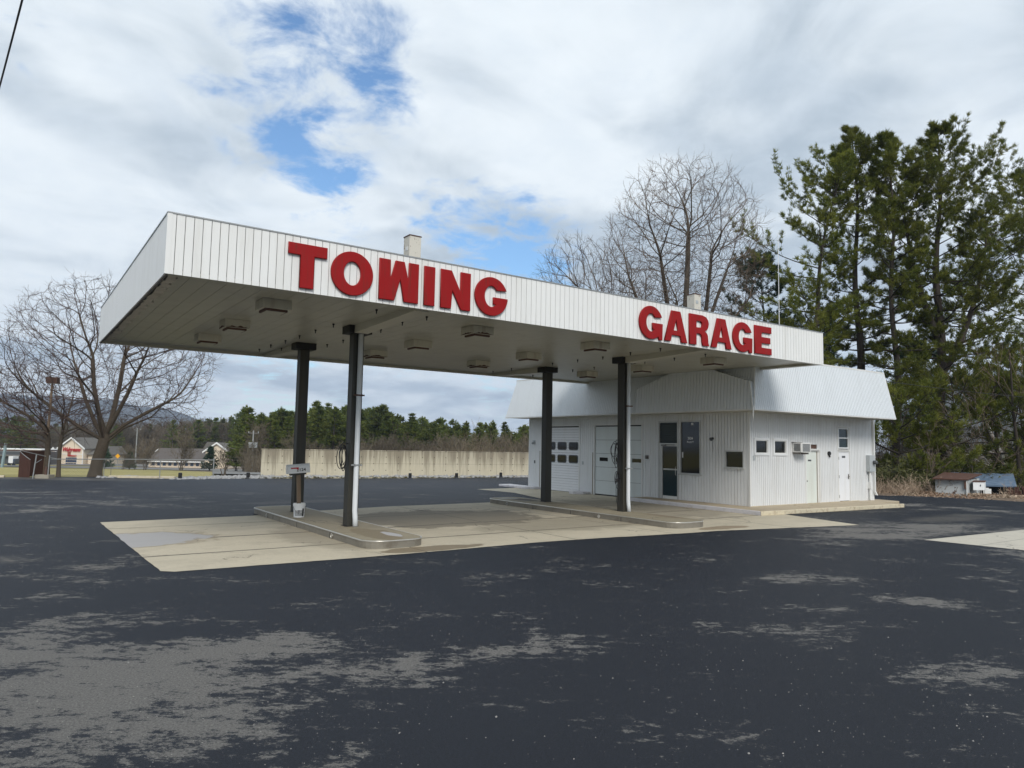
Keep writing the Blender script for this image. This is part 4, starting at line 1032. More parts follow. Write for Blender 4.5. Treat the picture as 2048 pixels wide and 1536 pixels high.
# pale kerb logs along the lot edge
def log(p, q, wdt, hgt, material, name, label=None, cat=None, kind=None):
    p = Vector(p); q = Vector(q); d = q-p; s2 = Vector((-d.y, d.x, 0)).normalized()*wdt
    mb = MB(); mb.obox(p, d, s2, (0,0,hgt)); o = mb.build(name, material, bevel=.02); tag(o, label, cat, kind=kind); return o
log((4.4,44.1,-.02), (7.4,42.5,-.02), .25, .14, M['kerbyellow'], 'kerb', kind='structure')
log((-3.6,46.3,-.02), (-.2,45.7,-.02), .25, .12, M['kerbyellow'], 'kerb', kind='structure')

# road and far paving on the lower ground
def strip(name, u0, u1, Da, Db, material, dz, seg=14):
    mb = MB(); P = []
    for k in range(seg+1):
        u = u0+(u1-u0)*k/seg
        for D_ in (Da, Db):
            p = column_dir(u)*D_; mb.v.append((p.x, p.y, terrain_z(p.x, p.y)+dz))
    for k in range(seg): mb.f.append((2*k, 2*k+2, 2*k+3, 2*k+1))
    o = mb.build(name, material, org=(0,0,0)); tag(o, kind='structure'); return o
strip('road', -400, 1100, 172, 200, M['road'], .12)
strip('pavement', -400, 1100, 166, 170, M['walk'], .14)
strip('parking_lot', -400, 520, 206, 225, M['road'], .13)
strip('driveway', 428, 540, 62, 166, M['road'], .15)

# ================================================================== TREES
rt = right; ft = fwd
class TreeMB(MB):
    def seg(s, p, q, r0, r1, n=3):
        t = (q-p)
        if t.length < 1e-5: return
        t = t.normalized(); a = t.orthogonal().normalized(); b = t.cross(a); base = len(s.v)
        for (c, r) in ((p, r0), (q, r1)):
            for k in range(n):
                w = 2*pi*k/n; s.v.append(tuple(c + a*(r*cos(w)) + b*(r*sin(w))))
        for k in range(n): s.f.append((base+k, base+(k+1)%n, base+n+(k+1)%n, base+n+k))
ENV = None
def ellipse(cx, cz, rx, rz):
    c = rt*cx
    def f(p):
        q = p - c; h = sqrt(q.x*q.x+q.y*q.y)
        return (q.z < cz and h < rx) or (h/rx)**2 + ((q.z-cz)/rz)**2 < 1 + .35*mnoise.noise(Vector((q.x*.9, q.y*.9, q.z*.9)))
    return f
def rvec(r): return Vector((r.gauss(0,1), r.gauss(0,1), r.gauss(0,1))).normalized()
def grow(r, thick, thin, p, d, L, rad, lvl, maxl, upl, spread, wob, kids, minr, rmin_split=.035):
    n = max(3, int(L/ (.55 if lvl < 2 else .3)) ); n = min(n, 9); st = L/n
    pts = [p.copy()]; rads = [rad]
    dirn = d.normalized()
    for i in range(n):
        dirn = (dirn + rvec(r)*wob + Vector((0,0,1))*upl*(.5+.5*i/n)).normalized()
        if ENV and not ENV(p + dirn*st):
            n = i; break
        p = p + dirn*st; pts.append(p.copy()); rads.append(max(minr, rad*(1-.78*(i+1)/n)))
        if lvl < maxl and (i >= (1 if lvl else 0)):
            k = kids[lvl]; m_ = int(k/n + r.random())
            for _ in range(m_):
                ax = dirn.cross(rvec(r))
                if ax.length < .01: continue
                nd_ = Matrix.Rotation(radians(r.uniform(spread[0], spread[1])), 3, ax.normalized()) @ dirn
                cl = L*r.uniform(.38, .68)*(1-.45*i/n)
                grow(r, thick, thin, p, nd_, cl, max(minr, rads[-1]*r.uniform(.5,.7)), lvl+1, maxl, upl, spread, wob*1.1, kids, minr)
    if rad > rmin_split: thick.tube(pts, rads, 7 if rad > .08 else 5, False)
    else:
        for i in range(n): thin.seg(pts[i], pts[i+1], rads[i], rads[i+1], 3)

def finish_tree(name, thick, thin, bark, twig, loc, label, cat, group=None, thin_name='twigs', rz=0, scale=1):
    root = bpy.data.objects.new(name, None); C.objects.link(root); root.empty_display_size = .3
    root.location = loc; root.rotation_euler = (0,0,rz); root.scale = (scale,)*3
    tag(root, label, cat, group)
    for nm, mbb, mt in (('trunk', thick, bark), (thin_name, thin, twig)):
        if not mbb.v: continue
        me = mbb.mesh(nm, mt, smooth=(nm == 'trunk')); o = bpy.data.objects.new(nm, me); C.objects.link(o); o.parent = root; KIDS.setdefault(root.name, []).append(o)
    return root
def place_copy(src, loc, rz, scale, label=None, group=None):
    o = copy_tree(src); o.location = loc; o.rotation_euler = (0, 0, rz); o.scale = scale if hasattr(scale, '__len__') else (scale,)*3
    if label: o['label'] = label
    if group: o['group'] = group
    return o
def lv(x, z, y=0): return rt*x + ft*y + Vector((0,0,z))      # local: across the view, up, away

from mathutils import kdtree
def bare_tree(seed, trunks, env, npts, loc, label, bark, twig, step=.34, infl=3.0, kill=.55, r0=.010, twl=.55, upb=.10, outer=.26, tend=None, rpow=2.25, rmin_trunk=0, ntw=3, inertia=.7, limbs=()):
    """crown grown towards points scattered in lobes (cx, cy, cz, rx, rz, weight, zmin); trunks are polylines [(x, z, y), ...] all rooted in the ground"""
    r = random.Random(seed); N = []; par = []; dr = []; tids = []
    for tr in trunks:
        pts = [lv(*q) for q in tr]; prev = -1; L0 = []
        for a, b in zip(pts, pts[1:]):
            n = max(1, int((b-a).length/step))
            for k in range(n):
                N.append(a.lerp(b, k/n)); par.append(prev); dr.append((b-a).normalized()); prev = len(N)-1; L0.append(prev)
        N.append(pts[-1]); par.append(prev); dr.append(dr[-1]); L0.append(len(N)-1); tids.append(L0)
    A = []; tot = sum(e[5] for e in env)
    for (cx, cy, cz, rx, rz, w, zm) in env:
        k = 0
        while k < npts*w/tot:
            v = rvec(r)*(r.random()**outer); q = lv(cx+v.x*rx, cz+v.z*rz, cy+v.y*rx)
            if q.z < zm: continue
            A.append(q); k += 1
    for tr in limbs:
        pts = [lv(*q) for q in tr]; prev = min(range(len(N)), key=lambda q: (N[q]-pts[0]).length); off = N[prev]-pts[0]
        pts[0] = N[prev].copy()
        for a, b in zip(pts, pts[1:]):
            n = max(1, int((b-a).length/step))
            for k in range(1, n+1): N.append(a.lerp(b, k/n)); par.append(prev); dr.append((b-a).normalized()); prev = len(N)-1
    base = len(N); KC = {}
    for it in range(90):
        kd = kdtree.KDTree(len(N))
        for i_, p in enumerate(N):
            kd.insert(p, i_)
        kd.balance(); acc = {}; keep = []
        R = infl if it > 8 else infl*3.5
        for a in A:
            co, idx, d = kd.find(a)
            if d < kill: continue
            keep.append(a)
            if d < R: acc.setdefault(idx, Vector((0,0,0))); acc[idx] += (a-co)/max(d, 1e-4)
        A = keep
        if not acc: break
        for idx, v in acc.items():
            if v.length < 1e-5: continue
            d = (v.normalized() + dr[idx]*inertia + Vector((0,0,upb)) + rvec(r)*.11).normalized()
            q = N[idx] + d*step
            if any((c-q).length < step*.45 for c in KC.get(idx, ())): continue
            KC.setdefault(idx, []).append(q); N.append(q); par.append(idx); dr.append(d)
    n = len(N); rad = [0.0]*n; kids = [[] for _ in range(n)]
    for i_ in range(n):
        if par[i_] >= 0: kids[par[i_]].append(i_)
    for i_ in range(n-1, -1, -1):
        if not kids[i_]: rad[i_] = r0
        else: rad[i_] = sum(rad[c]**rpow for c in kids[i_])**(1/rpow)*1.004
    # trunks are stored first, so their own upper nodes have higher indices than lower ones: fine
    root = bpy.data.objects.new('leafless_tree' if 'maple' not in label else 'maple_tree', None); C.objects.link(root); root.location = loc; tag(root, label, 'tree')
    B_ = TreeMB(); used = [False]*n; trunk_meshes = []
    def chain(i_):
        ch = [i_] if par[i_] < 0 else [par[i_], i_]
        while kids[ch[-1]]:
            c = max(kids[ch[-1]], key=lambda q: rad[q]); ch.append(c)
        return ch
    cur = TreeMB(); starts = [i_ for i_ in range(n) if par[i_] < 0]; queue = list(starts); first = True
    while queue:
        i_ = queue.pop(); ch = chain(i_)
        for a in ch[(0 if par[i_] < 0 else 1):]:
            big = max(kids[a], key=lambda q: rad[q]) if kids[a] else None
            for c in kids[a]:
                if c != big: queue.append(c)
        rr = [rad[q] for q in ch]
        if par[i_] >= 0: rr[0] = min(rr[0], rr[1]*1.25)
        k = 0
        while k < len(ch)-1 and rr[k] > .034: k += 1
        if k > 0:
            P = [N[q] for q in ch[:k+1]]; R = rr[:k+1]
            if par[i_] < 0:
                R = [x*(1+.35*exp(-3*max(0, p_.z))) for x, p_ in zip(R, P)]
                tm = TreeMB(); tm.tube(P, R, 12, True); o = bpy.data.objects.new('trunk', tm.mesh('trunk', bark, True)); C.objects.link(o); o.parent = root
            else: cur.tube(P, R, 7 if R[0] > .09 else 5, False)
        for q in range(k, len(ch)-1): B_.seg(N[ch[q]], N[ch[q+1]], rr[q], rr[q+1], 3)
    for i_ in range(n):
        if rad[i_] < .032 and i_ >= base:
            for _ in range(ntw if not kids[i_] else (1 if r.random() < .75 else 0)):
                d = (dr[i_] + rvec(r)*.6 + Vector((0,0,.12))).normalized(); L = twl*r.uniform(.5, 1.25); q = N[i_].copy()
                for s_ in range(3):
                    d = (d + rvec(r)*.07 + Vector((0,0,.05))).normalized(); q2 = q + d*L/3; B_.seg(q, q2, r0*.75*(1-.2*s_), r0*.75*(.8-.2*s_), 3)
                    if s_ < 2 or r.random() < .5:
                        e = (d + rvec(r)*.7).normalized(); B_.seg(q2, q2+e*L*r.uniform(.2,.42), r0*.5, r0*.3, 3)
                    q = q2
    if cur.v: o = bpy.data.objects.new('limbs', cur.mesh('limbs', bark, True)); C.objects.link(o); o.parent = root
    o = bpy.data.objects.new('twigs', B_.mesh('twigs', twig)); C.objects.link(o); o.parent = root
    return root
g = ground(193, 953)
bare_tree(21, [[(-.12,-.2,0),(.0,.9,0),(.22,1.7,0),(.35,2.3,0)]], [(.25,0,6.3,5.6,4.7,1,2.7)], 4600, g,
    'big leafless maple spreading above the chain-link fence, left of the canopy', M['barkmaple'], M['twigmaple'], step=.27, infl=2.2, kill=.40, r0=.0090, twl=.5, upb=.03, rpow=2.04, inertia=1.4,
    limbs=[[(.2,1.9,0),(-.3,2.9,.1),(-1.0,4.2,.2),(-1.5,5.6,.2)],[(.3,2.2,0),(.1,3.4,-.3),(-.2,5.0,-.5),(-.3,6.6,-.6)],[(.35,2.3,0),(.6,3.6,.2),(.8,5.2,.3),(.9,6.8,.4)],[(.35,2.2,0),(1.0,3.3,-.3),(1.7,4.6,-.5),(2.2,5.8,-.6)],[(.3,2.1,0),(1.2,2.9,.3),(2.4,3.7,.6),(3.4,4.3,.8)],[(.2,1.9,0),(-.7,2.6,-.4),(-1.9,3.5,-.8),(-2.9,4.3,-1)],[(.3,2.0,0),(.5,2.9,-.9),(.6,4.2,-1.6)],[(.2,2.0,0),(0,3.0,.9),(-.1,4.4,1.5)],[(.25,1.8,0),(1.5,2.7,-.3),(3.0,3.3,-.5)]])
g = ground(93, 953); g.z = -.1
bare_tree(5, [[(0,-.2,0),(-.02,1.2,0),(-.08,2.4,0)],[(.45,-.2,.3),(.42,1.5,.3),(.5,2.6,.3)]], [(-1.0,0,4.0,3.9,2.3,1,1.4),(-2.4,0,3.2,2.6,1.8,.5,1.3)], 2400, g,
    'leafless drooping tree behind the lamp post at the far left', M['barkmaple'], M['twigmaple'], step=.26, infl=2.0, kill=.38, r0=.0090, twl=.45, upb=-.12, rpow=2.08, inertia=1.2)
g = column_dir(1362)*46; g.z = -.5
bare_tree(33, [[(-.55,-.5,0),(-.45,5,0),(-.35,10.5,0),(-.3,13,0)],[(.05,-.5,.3),(.15,6,.3),(.35,12,.2)],[(1.1,-.5,0),(1.35,6,0),(1.5,10.5,0)]], [(.1,0,15.0,5.4,6.6,1,8.0),(-2.2,0,11.5,3.6,3.5,.25,8.0),(2.6,.3,13.5,3.0,5.0,.3,8.5)], 6800, g,
    'tall leafless tree with several stems directly behind the second roof post', M['barkgrey'], M['twigpale'], step=.30, infl=2.4, kill=.44, r0=.0105, twl=.7, upb=.16, rpow=2.02, ntw=3, inertia=1.0,
    limbs=[[(-.4,7,0),(-1.4,9.2,.3),(-2.5,11.6,.4),(-3.2,13.6,.5)],[(-.3,9.5,0),(-1.0,12.0,-.5),(-1.5,15,-.8)],[(.3,11,.2),(.5,14,.3),(.6,17,.3)],[(1.5,10,0),(2.3,12.2,.2),(3.2,14.6,.4)],[(1.5,10.3,0),(1.7,13.0,-.4),(1.9,15.5,-.6)],[(1.4,8.5,0),(2.9,10.5,-.4),(4.2,12.3,-.6)],[(.1,8,.3),(.2,10.5,1.4),(.3,12.5,2.2)]])
g = column_dir(1245)*44; g.z = -.5
bare_tree(41, [[(1.2,-.5,0),(1.0,5,0),(.5,8.8,0)],[(1.5,-.5,.5),(1.2,6,.5),(-.4,9.6,.4)]], [(-2.6,0,12.2,3.0,3.6,1,9.2),(-.4,0,11.6,3.0,2.6,.6,9.0),(-4.0,0,11.8,1.6,2.8,.35,9.4)], 3000, g,
    'lower leafless tree leaning left above the canopy edge between the two red words', M['barkgrey'], M['twigpale'], step=.30, infl=2.4, kill=.48, r0=.0105, twl=.7, upb=.12, rpow=2.05, inertia=1.5)
ENV = None
# --- white pines
def tuft(mb, r, p, d, L, n, w, spread=.9):
    d = d.normalized()
    for _ in range(n):
        q = (d*1.0 + rvec(r)*spread).normalized(); t = q.cross(rvec(r))
        if t.length < .05: continue
        t = t.normalized()*w; l = L*r.uniform(.6, 1.1); o = p + rvec(r)*L*.25
        b = len(mb.v); mb.v.extend((tuple(o-t), tuple(o+t), tuple(o+q*l))); mb.f.append((b, b+1, b+2))
def pine(seed, H, rad, first, spread_, dens=1.0, lean=(0,0), fork=None, tl=.32, tn=15, tw=.021, extra=(), skirt=None, sidebias=None):
    r = random.Random(seed); A_, F_ = TreeMB(), TreeMB()
    def path(h, x0=0, ln=lean): 
        t = h/H; return lv(x0 + ln[0]*t*t + .12*sin(h*.5+seed), h, ln[1]*t*t + .1*cos(h*.6+seed))
    hs = [-1.5+k*(H+1.5)/22 for k in range(23)]
    A_.tube([path(h) for h in hs], [max(.03, rad*(1-.93*max(0,h)/H)+.0) for h in hs], 9, False)
    leaders = [(path, 0, H, rad)]
    if fork:
        for (h0, fx, fy, hf) in fork:
            b = path(h0); N_ = 14
            pts = [b + lv(fx*(sin(k/N_*1.57))**.8, (hf-h0)*k/N_, fy*k/N_) for k in range(N_+1)]
            A_.tube(pts, [max(.03, rad*.62*(1-.92*k/N_)) for k in range(N_+1)], 8, False)
            def pf(h, pts=pts, h0=h0, hf=hf):
                t = min(.999, max(0, (h-h0)/(hf-h0)))*N_; i = int(t); return pts[i].lerp(pts[i+1], t-i)
            leaders.append((pf, h0+1.2, hf, rad*.6))
    def limb(p, dirn, L, lr, up0):
        n = 7; st = L/n; d = dirn.normalized(); pts = [p.copy()]; rr = [lr]
        for i in range(n):
            d = (d + rvec(r)*.10 + Vector((0,0,1))*(up0 + .10*i/n)).normalized(); p = p + d*st; pts.append(p.copy()); rr.append(max(.008, lr*(1-.85*(i+1)/n)))
            if i >= 1:
                for sgn in (-1, 1):
                    if r.random() < .16: continue
                    side = d.cross(Vector((0,0,1))).normalized()*sgn
                    bd = (d*.75 + side*r.uniform(.5,1.0) + Vector((0,0,r.uniform(-.05,.35)))).normalized()
                    bl = L*r.uniform(.26,.46)*(1.15-.6*i/n); q = p.copy(); m_ = max(2, int(bl/.27))
                    for k in range(m_):
                        bd = (bd + rvec(r)*.18 + Vector((0,0,.10))).normalized(); q2 = q + bd*bl/m_
                        F_B.seg(q, q2, .012, .008, 3); q = q2
                        if k >= 1 or m_ < 3:
                            for _ in range(2 if r.random() < dens*.8 else 1):
                                tuft(F_, r, q + rvec(r)*.12, bd + Vector((0,0,.35)), tl, tn, tw)
                    if r.random() < .85:
                        tuft(F_, r, q, bd + Vector((0,0,.6)), tl*1.1, tn, tw); 
            if i >= n-3:
                for _ in range(2): tuft(F_, r, p + rvec(r)*.18, d + Vector((0,0,.5)), tl, tn, tw)
        A_.tube(pts, rr, 5, False)
    F_B = TreeMB()
    for (pf, h0, h1, rr0) in leaders:
        h = max(first, h0)
        while h < h1 - .2:
            t = (h-first)/(H-first); k = r.choice((2,3,3,4)) if t > .15 else r.choice((1,2))
            a0 = r.uniform(0, 6.28)
            for j in range(k):
                a = a0 + j*2*pi/k + r.uniform(-.5,.5)
                prof = (.50 + .75*sin(pi*min(1, .12+.80*t))) * (1-.75*max(0, t-.8)/.2)
                L = spread_*.98*prof*r.uniform(.55, 1.2)
                if sidebias: L *= 1 + sidebias*cos(a)
                if rr0 < rad: L *= .75
                el = -.05 + .75*t**1.4 + r.uniform(-.15,.15)
                limb(pf(h), lv(cos(a), el, sin(a)), L, max(.02, .085*(1-t*.7)), .0+.05*t)
            h += r.uniform(.68, 1.25)*(1.15-.5*t)
        for _ in range(10): tuft(F_, r, pf(h1-.05)+rvec(r)*.25, Vector((0,0,1)), tl, tn, tw)
    for (h, dx, dz, dy, L, lr) in extra: limb(path(h), lv(dx, dz, dy), L, lr, .02)
    for k in range(14):      # dead stubs low on the trunk
        h = r.uniform(2.5, first+5); a = r.uniform(0, 6.28); grow(r, A_, F_B, path(h), lv(cos(a), r.uniform(-.2,.3), sin(a)), r.uniform(.8,2.6), .03, 2, 3, 0, (25,60), .16, (4,4,4,4), .010)
    b = len(A_.v); A_.v.extend(F_B.v); A_.f.extend(tuple(i+b for i in f) for f in F_B.f)
    return A_, F_
def put_pine(args, u, D_, label, z=None, needles=None, kw={}):
    A_, F_ = pine(*args, **kw); g = column_dir(u)*D_
    return finish_tree('pine_tree', A_, F_, M['barkdark'], needles or M['needles'], Vector((g.x, g.y, -1.2 if z is None else z)), label, 'tree', 'tall pines behind the garage building', 'crown')
# height of a treetop seen at picture row v
def hgt(u, v_, D_, z0): return at(u, v_, D_).z - z0
put_pine((2, hgt(1700,290,50,-1.2), .30, 5.0, 3.5), 1612, 50, 'pine at the left end of the tall row, crown reaching out over the bare tree', kw=dict(lean=(3.0,0), sidebias=-.28, dens=.9))
put_pine((3, hgt(1725,240,52,-1.2), .40, 6.5, 3.0), 1722, 52, 'straight dark pine, second in the tall row, directly above the end of the canopy', kw=dict())
put_pine((4, hgt(1800,246,49,-1.2), .30, 6.0, 2.6), 1795, 49, 'slim open pine in the middle of the tall row with much trunk showing', kw=dict(dens=.8, sidebias=.05))
put_pine((9, hgt(1905,232,50,-1.2), .46, 4.5, 4.0), 1882, 50, 'largest pine of the tall row, its trunk forked, at the right', kw=dict(lean=(.6,0), fork=((11.0,-2.2,.5,22.5),(9.0,3.3,-.5,20.0)), sidebias=.25, extra=((5.5,1,.25,-.3,6.5,.10),(7.5,1,.35,.1,6.5,.10),(4.2,-.8,.0,-.4,4.2,.08))))
put_pine((12, hgt(2070,330,56,-1.2), .36, 5.0, 4.6), 2078, 56, 'pine at the right border of the picture reaching in with long boughs', kw=dict(sidebias=-.2))
put_pine((14, hgt(1525,500,58,-1.2), .24, 3.0, 3.4), 1528, 58, 'lower bluish pine behind the tall row, left of it, behind the thin mast', kw=dict(dens=.8), needles=M['needlesblue'])
put_pine((15, hgt(1650,620,62,-1.2), .22, 2.5, 2.6), 1660, 62, 'lower dark pine filling the gap behind the first two tall pines', kw=dict(dens=.8), needles=M['needlesblue'])
put_pine((16, hgt(1835,690,64,-1.2), .22, 2.5, 2.6), 1838, 64, 'lower dark pine seen between the slim pine and the forked pine', kw=dict(dens=.8), needles=M['needlesblue'])
put_pine((17, hgt(1775,790,44,-1.2), .12, .5, 3.4), 1800, 43, 'low bushy young pine beside the right end of the garage wall', kw=dict(dens=1.0, tl=.32))
put_pine((20, hgt(2045,770,47,-1.2), .14, .8, 4.0), 2046, 47, 'low broad young pine at the right border under the long boughs', kw=dict(dens=1.0, tl=.34))
put_pine((18, hgt(1900,760,45,-1.2), .14, .8, 4.0), 1905, 45, 'low spreading young pine above the rusty shed', kw=dict(dens=1.0, tl=.32))
put_pine((19, hgt(1990,750,46,-1.2), .14, 1.2, 3.8), 1990, 47, 'low spreading young pine above the blue roof', kw=dict(dens=1.0, tl=.32))

# --- thin leafless trees and a broken birch at the right
def small_bare(seed, H, rad, kids=(7,6,5,4), maxl=3, minr=.01, spr=(20,50), upl=.05):
    r = random.Random(seed); A_, B_ = TreeMB(), TreeMB()
    grow(r, A_, B_, lv(0,-.6), lv(.03,1), H, rad, 0, maxl, upl, spr, .06, kids, minr, .03); return A_, B_
for i, (u, D_, H, rad, lab, mt) in enumerate(((2036, 44, 9.5, .15, 'dark leafless tree at the right border beside the blue roof', M['barkdark']), (1945, 42.5, 5.6, .05, 'thin pale sapling between the rusty shed and the blue roof', M['barkgrey']),
        (1848, 40.0, 3.2, .03, 'slender forked sapling left of the rusty shed', M['birch']), (1985, 49, 9, .10, 'leafless tree behind the blue roof', M['barkgrey']))):
    A_, B_ = small_bare(50+i, H, rad); g = column_dir(u)*D_
    finish_tree('leafless_tree', A_, B_, mt, M['twigpale'], Vector((g.x, g.y, -.6)), lab, 'tree')
A_ = TreeMB(); r = random.Random(9); B_ = TreeMB()
A_.tube([lv(.5,-.6), lv(.25,1.4), lv(-.1,3.0), lv(-.75,4.3), lv(-1.2,5.6)], [.17,.16,.13,.12,.07], 8, True)
for (x, z, dx, dz) in ((-.1,3.0,-1,.25), (-.5,3.9,-.9,.5), (-.9,4.6,-.6,1), (.2,1.6,-1,-.1), (.1,1.7,-.7,.5)):
    grow(r, A_, B_, lv(x,z), lv(dx,dz,r.uniform(-.4,.4)), 2.2, .05, 1, 3, -.02, (20,50), .12, (5,5,4), .012)
g = column_dir(2006)*48
finish_tree('birch_tree', A_, B_, M['birch'], M['birch'], Vector((g.x, g.y, -.9)), 'broken white birch leaning left behind the blue roof', 'tree')

# ================================================================== RIGHT-HAND SHEDS
def P3(u, D_, z): g = column_dir(u)*D_; return Vector((g.x, g.y, z))
def zat(u, v_, D_): return at(u, v_, D_).z
sh = empty('rusty_shed', P3(1905, 37, -.6), 'low white flaking shed with a rusty flat roof half buried beside the lot', 'shed')
mb = MB(); q = [P3(1868,36.4,-.7), P3(1929,35.6,-.7), P3(1956,38.6,-.7), P3(1893,40,-.7)]
zt_ = zat(1900, 959, 36); mb.prism(q, (0,0,zt_+.7)); mb.build('wall', M['flake'], sh)
mb = MB(); q2 = [P3(1862,36.2,zt_+.002), P3(1932,35.4,zt_+.002), P3(1962,38.6,zt_+.2), P3(1886,40.4,zt_+.2)]; mb.prism(q2, (0,0,.05)); mb.build('roof', M['rustsheet'], sh)
q = P3(1928.5,35.55,-.1); e = (P3(1945,37.2,-.1)-q).normalized(); mb = MB(); mb.obox(q-fwd*.03, e*.10, e.cross(up)*.03, (0,0,zt_+.09)); mb.build('corner_post', M['trim'], sh)
mb = MB(); mb.obox(P3(1925.5,35.55,zt_-.42)-fwd*.02, rt*.10, fwd*.02, (0,0,.36)); mb.build('rust_patch', M['rustsheet'], sh)
bxx = empty('metal_cabinet', P3(1950, 36, .3), 'small white metal cabinet with a rusty top at the corner of the rusty shed', 'cabinet')
q = P3(1943, 36.1, zat(1945,980,36)); e = (P3(1966,36.2,q.z)-q); s2 = (P3(1946,37.0,q.z)-q)
mb = MB(); mb.obox(q, e, s2, (0,0,.42)); mb.build('case', M['white'], bxx, bevel=.01)
mb = MB(); mb.obox(q+Vector((0,0,.422))-e*.05-s2*.05, e*1.1, s2*1.1, (0,0,.035)); mb.build('top', M['rustsheet'], bxx)
for k_ in (.15, .62):
    mb = MB(); mb.obox(q+e*k_-Vector((0,0,.4)), e*.1, s2*.2, (0,0,.398)); mb.build('leg', M['galvdark'], bxx)
mb = MB(); mb.box((0,0,0),(.001,.001,.001)); mb = MB(); mb.obox(q+e*.62-s2*.03+Vector((0,0,.2)), e*.07, s2*.02, (0,0,.09)); mb.build('latch', M['dkgrey'], bxx)
bs = empty('blue_roofed_shed', P3(2000, 41, -1.2), 'low shed with a weathered blue shingle roof behind the rusty shed', 'shed')
zr1 = zat(1990, 949, 43); zr0 = zat(1990, 973, 38.6)
mb = MB(); mb.prism([P3(1963,38.8,zr0), P3(2030,38.3,zr0), P3(2024,43,zr1), P3(1900,44,zr1)], (0,0,.08)); mb.build('roof', M['blueshingle'], bs)
mb = MB(); mb.prism([P3(1968,39.3,-1.6), P3(2026,38.8,-1.6), P3(2022,42.6,-1.6), P3(1912,43.5,-1.6)], (0,0,zr0+1.58)); mb.build('wall', M['interior'], bs)
mb = MB(); mb.prism([P3(1963,38.2,-.8), P3(1974,38.15,-.8), P3(1974,38.3,-.8), P3(1963,38.35,-.8)], (0,0,zr0+.75)); mb.build('board', M['trim'], bs)
mb = MB(); q = P3(1966,37.2,-.2); s_ = rt*.34; mb.obox(q, s_, fwd*.04, (0,0,.55)); tag(mb.build('window_frame', M['trim']), 'old white window frame leaning between the rusty shed and the stones', 'window frame')
rocks([tuple(P3(1976+r1.uniform(0,30), 35.2+r1.uniform(0,1.8), -.02)) for _ in range(60)], .10, .24, 'stone_heap', 'pale stones heaped before the blue roofed shed', M['stone'])
bf = empty('board_fence', P3(2030, 35.6, -.3), 'reddish brown leaning boards at the right border before the blue roof', 'fence')
for k in range(14):
    p = P3(2010+k*4.2, 36.2-.05*k, -.4); mb = MB(); mb.obox(p, right*.085, fwd*.03, (r1.uniform(-.12,.12),0,.95+r1.uniform(-.25,.12))); mb.build('board', M['brownwood'], bf)

# --- leaf litter and dry brush at the right edge of the lot
mb = MB()
for k in range(22000):
    u = r1.uniform(1735, 2130); D_ = r1.uniform(32.5, 40)
    p = column_dir(u)*D_; s_ = p.x-seg_edge_x(p.y)
    if s_ < -.7 or s_ > 4: continue
    if s_ < -.15 and r1.random() < .85: continue
    z = terrain_z(p.x, p.y)+.02+.04*r1.random() if s_ > .1 else .012
    w = r1.uniform(.025,.06); a = rvec(r1)*w
    if s_ < .2: a.z *= .3
    b_ = a.cross(rvec(r1)).normalized()*w*.7
    if s_ < .2: b_.z *= .3
    c_p = Vector((p.x, p.y, max(z, .01)))
    mb.add([c_p-a, c_p-b_, c_p+a, c_p+b_], [(0,1,2,3)])
tag(mb.build('leaf_litter', M['leaf'], org=(0,0,0)), 'pale dead leaves along the right edge of the lot', 'leaves', kind='stuff')
def brush(name, label, n, u0, u1, D0_, D1_, h0, h1, mt, z0=None, rad=.012, fan=.5, seed=1, tufts=0, tmat=None):
    r = random.Random(seed); A_ = TreeMB()
    for k in range(n):
        u = r.uniform(u0, u1); D_ = r.uniform(D0_, D1_); p = column_dir(u)*D_; z = terrain_z(p.x, p.y) if z0 is None else z0
        p = Vector((p.x, p.y, z)); H = r.uniform(h0, h1); m_ = r.randint(2, 4)
        for j in range(m_):
            d = (Vector((r.gauss(0,fan), r.gauss(0,fan), 1))).normalized(); q = p.copy(); L = H*r.uniform(.6,1); ns = 4
            for s_ in range(ns):
                d = (d + rvec(r)*.18 + Vector((0,0,-.04))).normalized(); q2 = q + d*L/ns
                A_.seg(q, q2, rad*(1-s_*.2), rad*(.8-s_*.2), 3)
                for t in range(2):
                    b = (d+rvec(r)*.8).normalized(); e = q2 + b*L*r.uniform(.12,.3); A_.seg(q2, e, rad*.5, rad*.25, 3)
                    if tufts: tuft(A_, r, e, b, tufts, 5, tufts*.18, 1.2)
                q = q2
    o = A_.build(name, mt, org=(0,0,0)); tag(o, label, 'brush', kind='stuff'); return o
brush('dry_brush', 'pale dry brush under the pines right of the garage', 260, 1748, 1890, 36.3, 39.5, .3, 1.2, M['straw'], fan=.75, seed=3, rad=.011)
brush('dry_brush', 'reddish dry brush at the right border', 160, 2005, 2080, 36, 39, .5, 1.2, M['straw'], fan=.6, seed=4)
brush('low_green_brush', 'dark green growth over the dry brush beside the garage', 420, 1745, 1900, 38.5, 44, .8, 1.8, M['brushgreen'], fan=.5, seed=16, tufts=.2)
brush('green_brush', 'olive undergrowth below the pines', 900, 1745, 2120, 41, 58, 1.0, 3.4, M['brushgreen'], fan=.5, seed=6, tufts=.16)
brush('woodland_brush', 'brown leafless undergrowth behind the pines', 900, 1500, 2150, 56, 85, 3, 7.5, M['twigs'], fan=.28, seed=8, rad=.02)
brush('woodland_brush', 'brown leafless undergrowth behind the garage and wall', 800, 900, 1520, 60, 90, 2, 5.0, M['twigs'], fan=.3, seed=9, rad=.02)

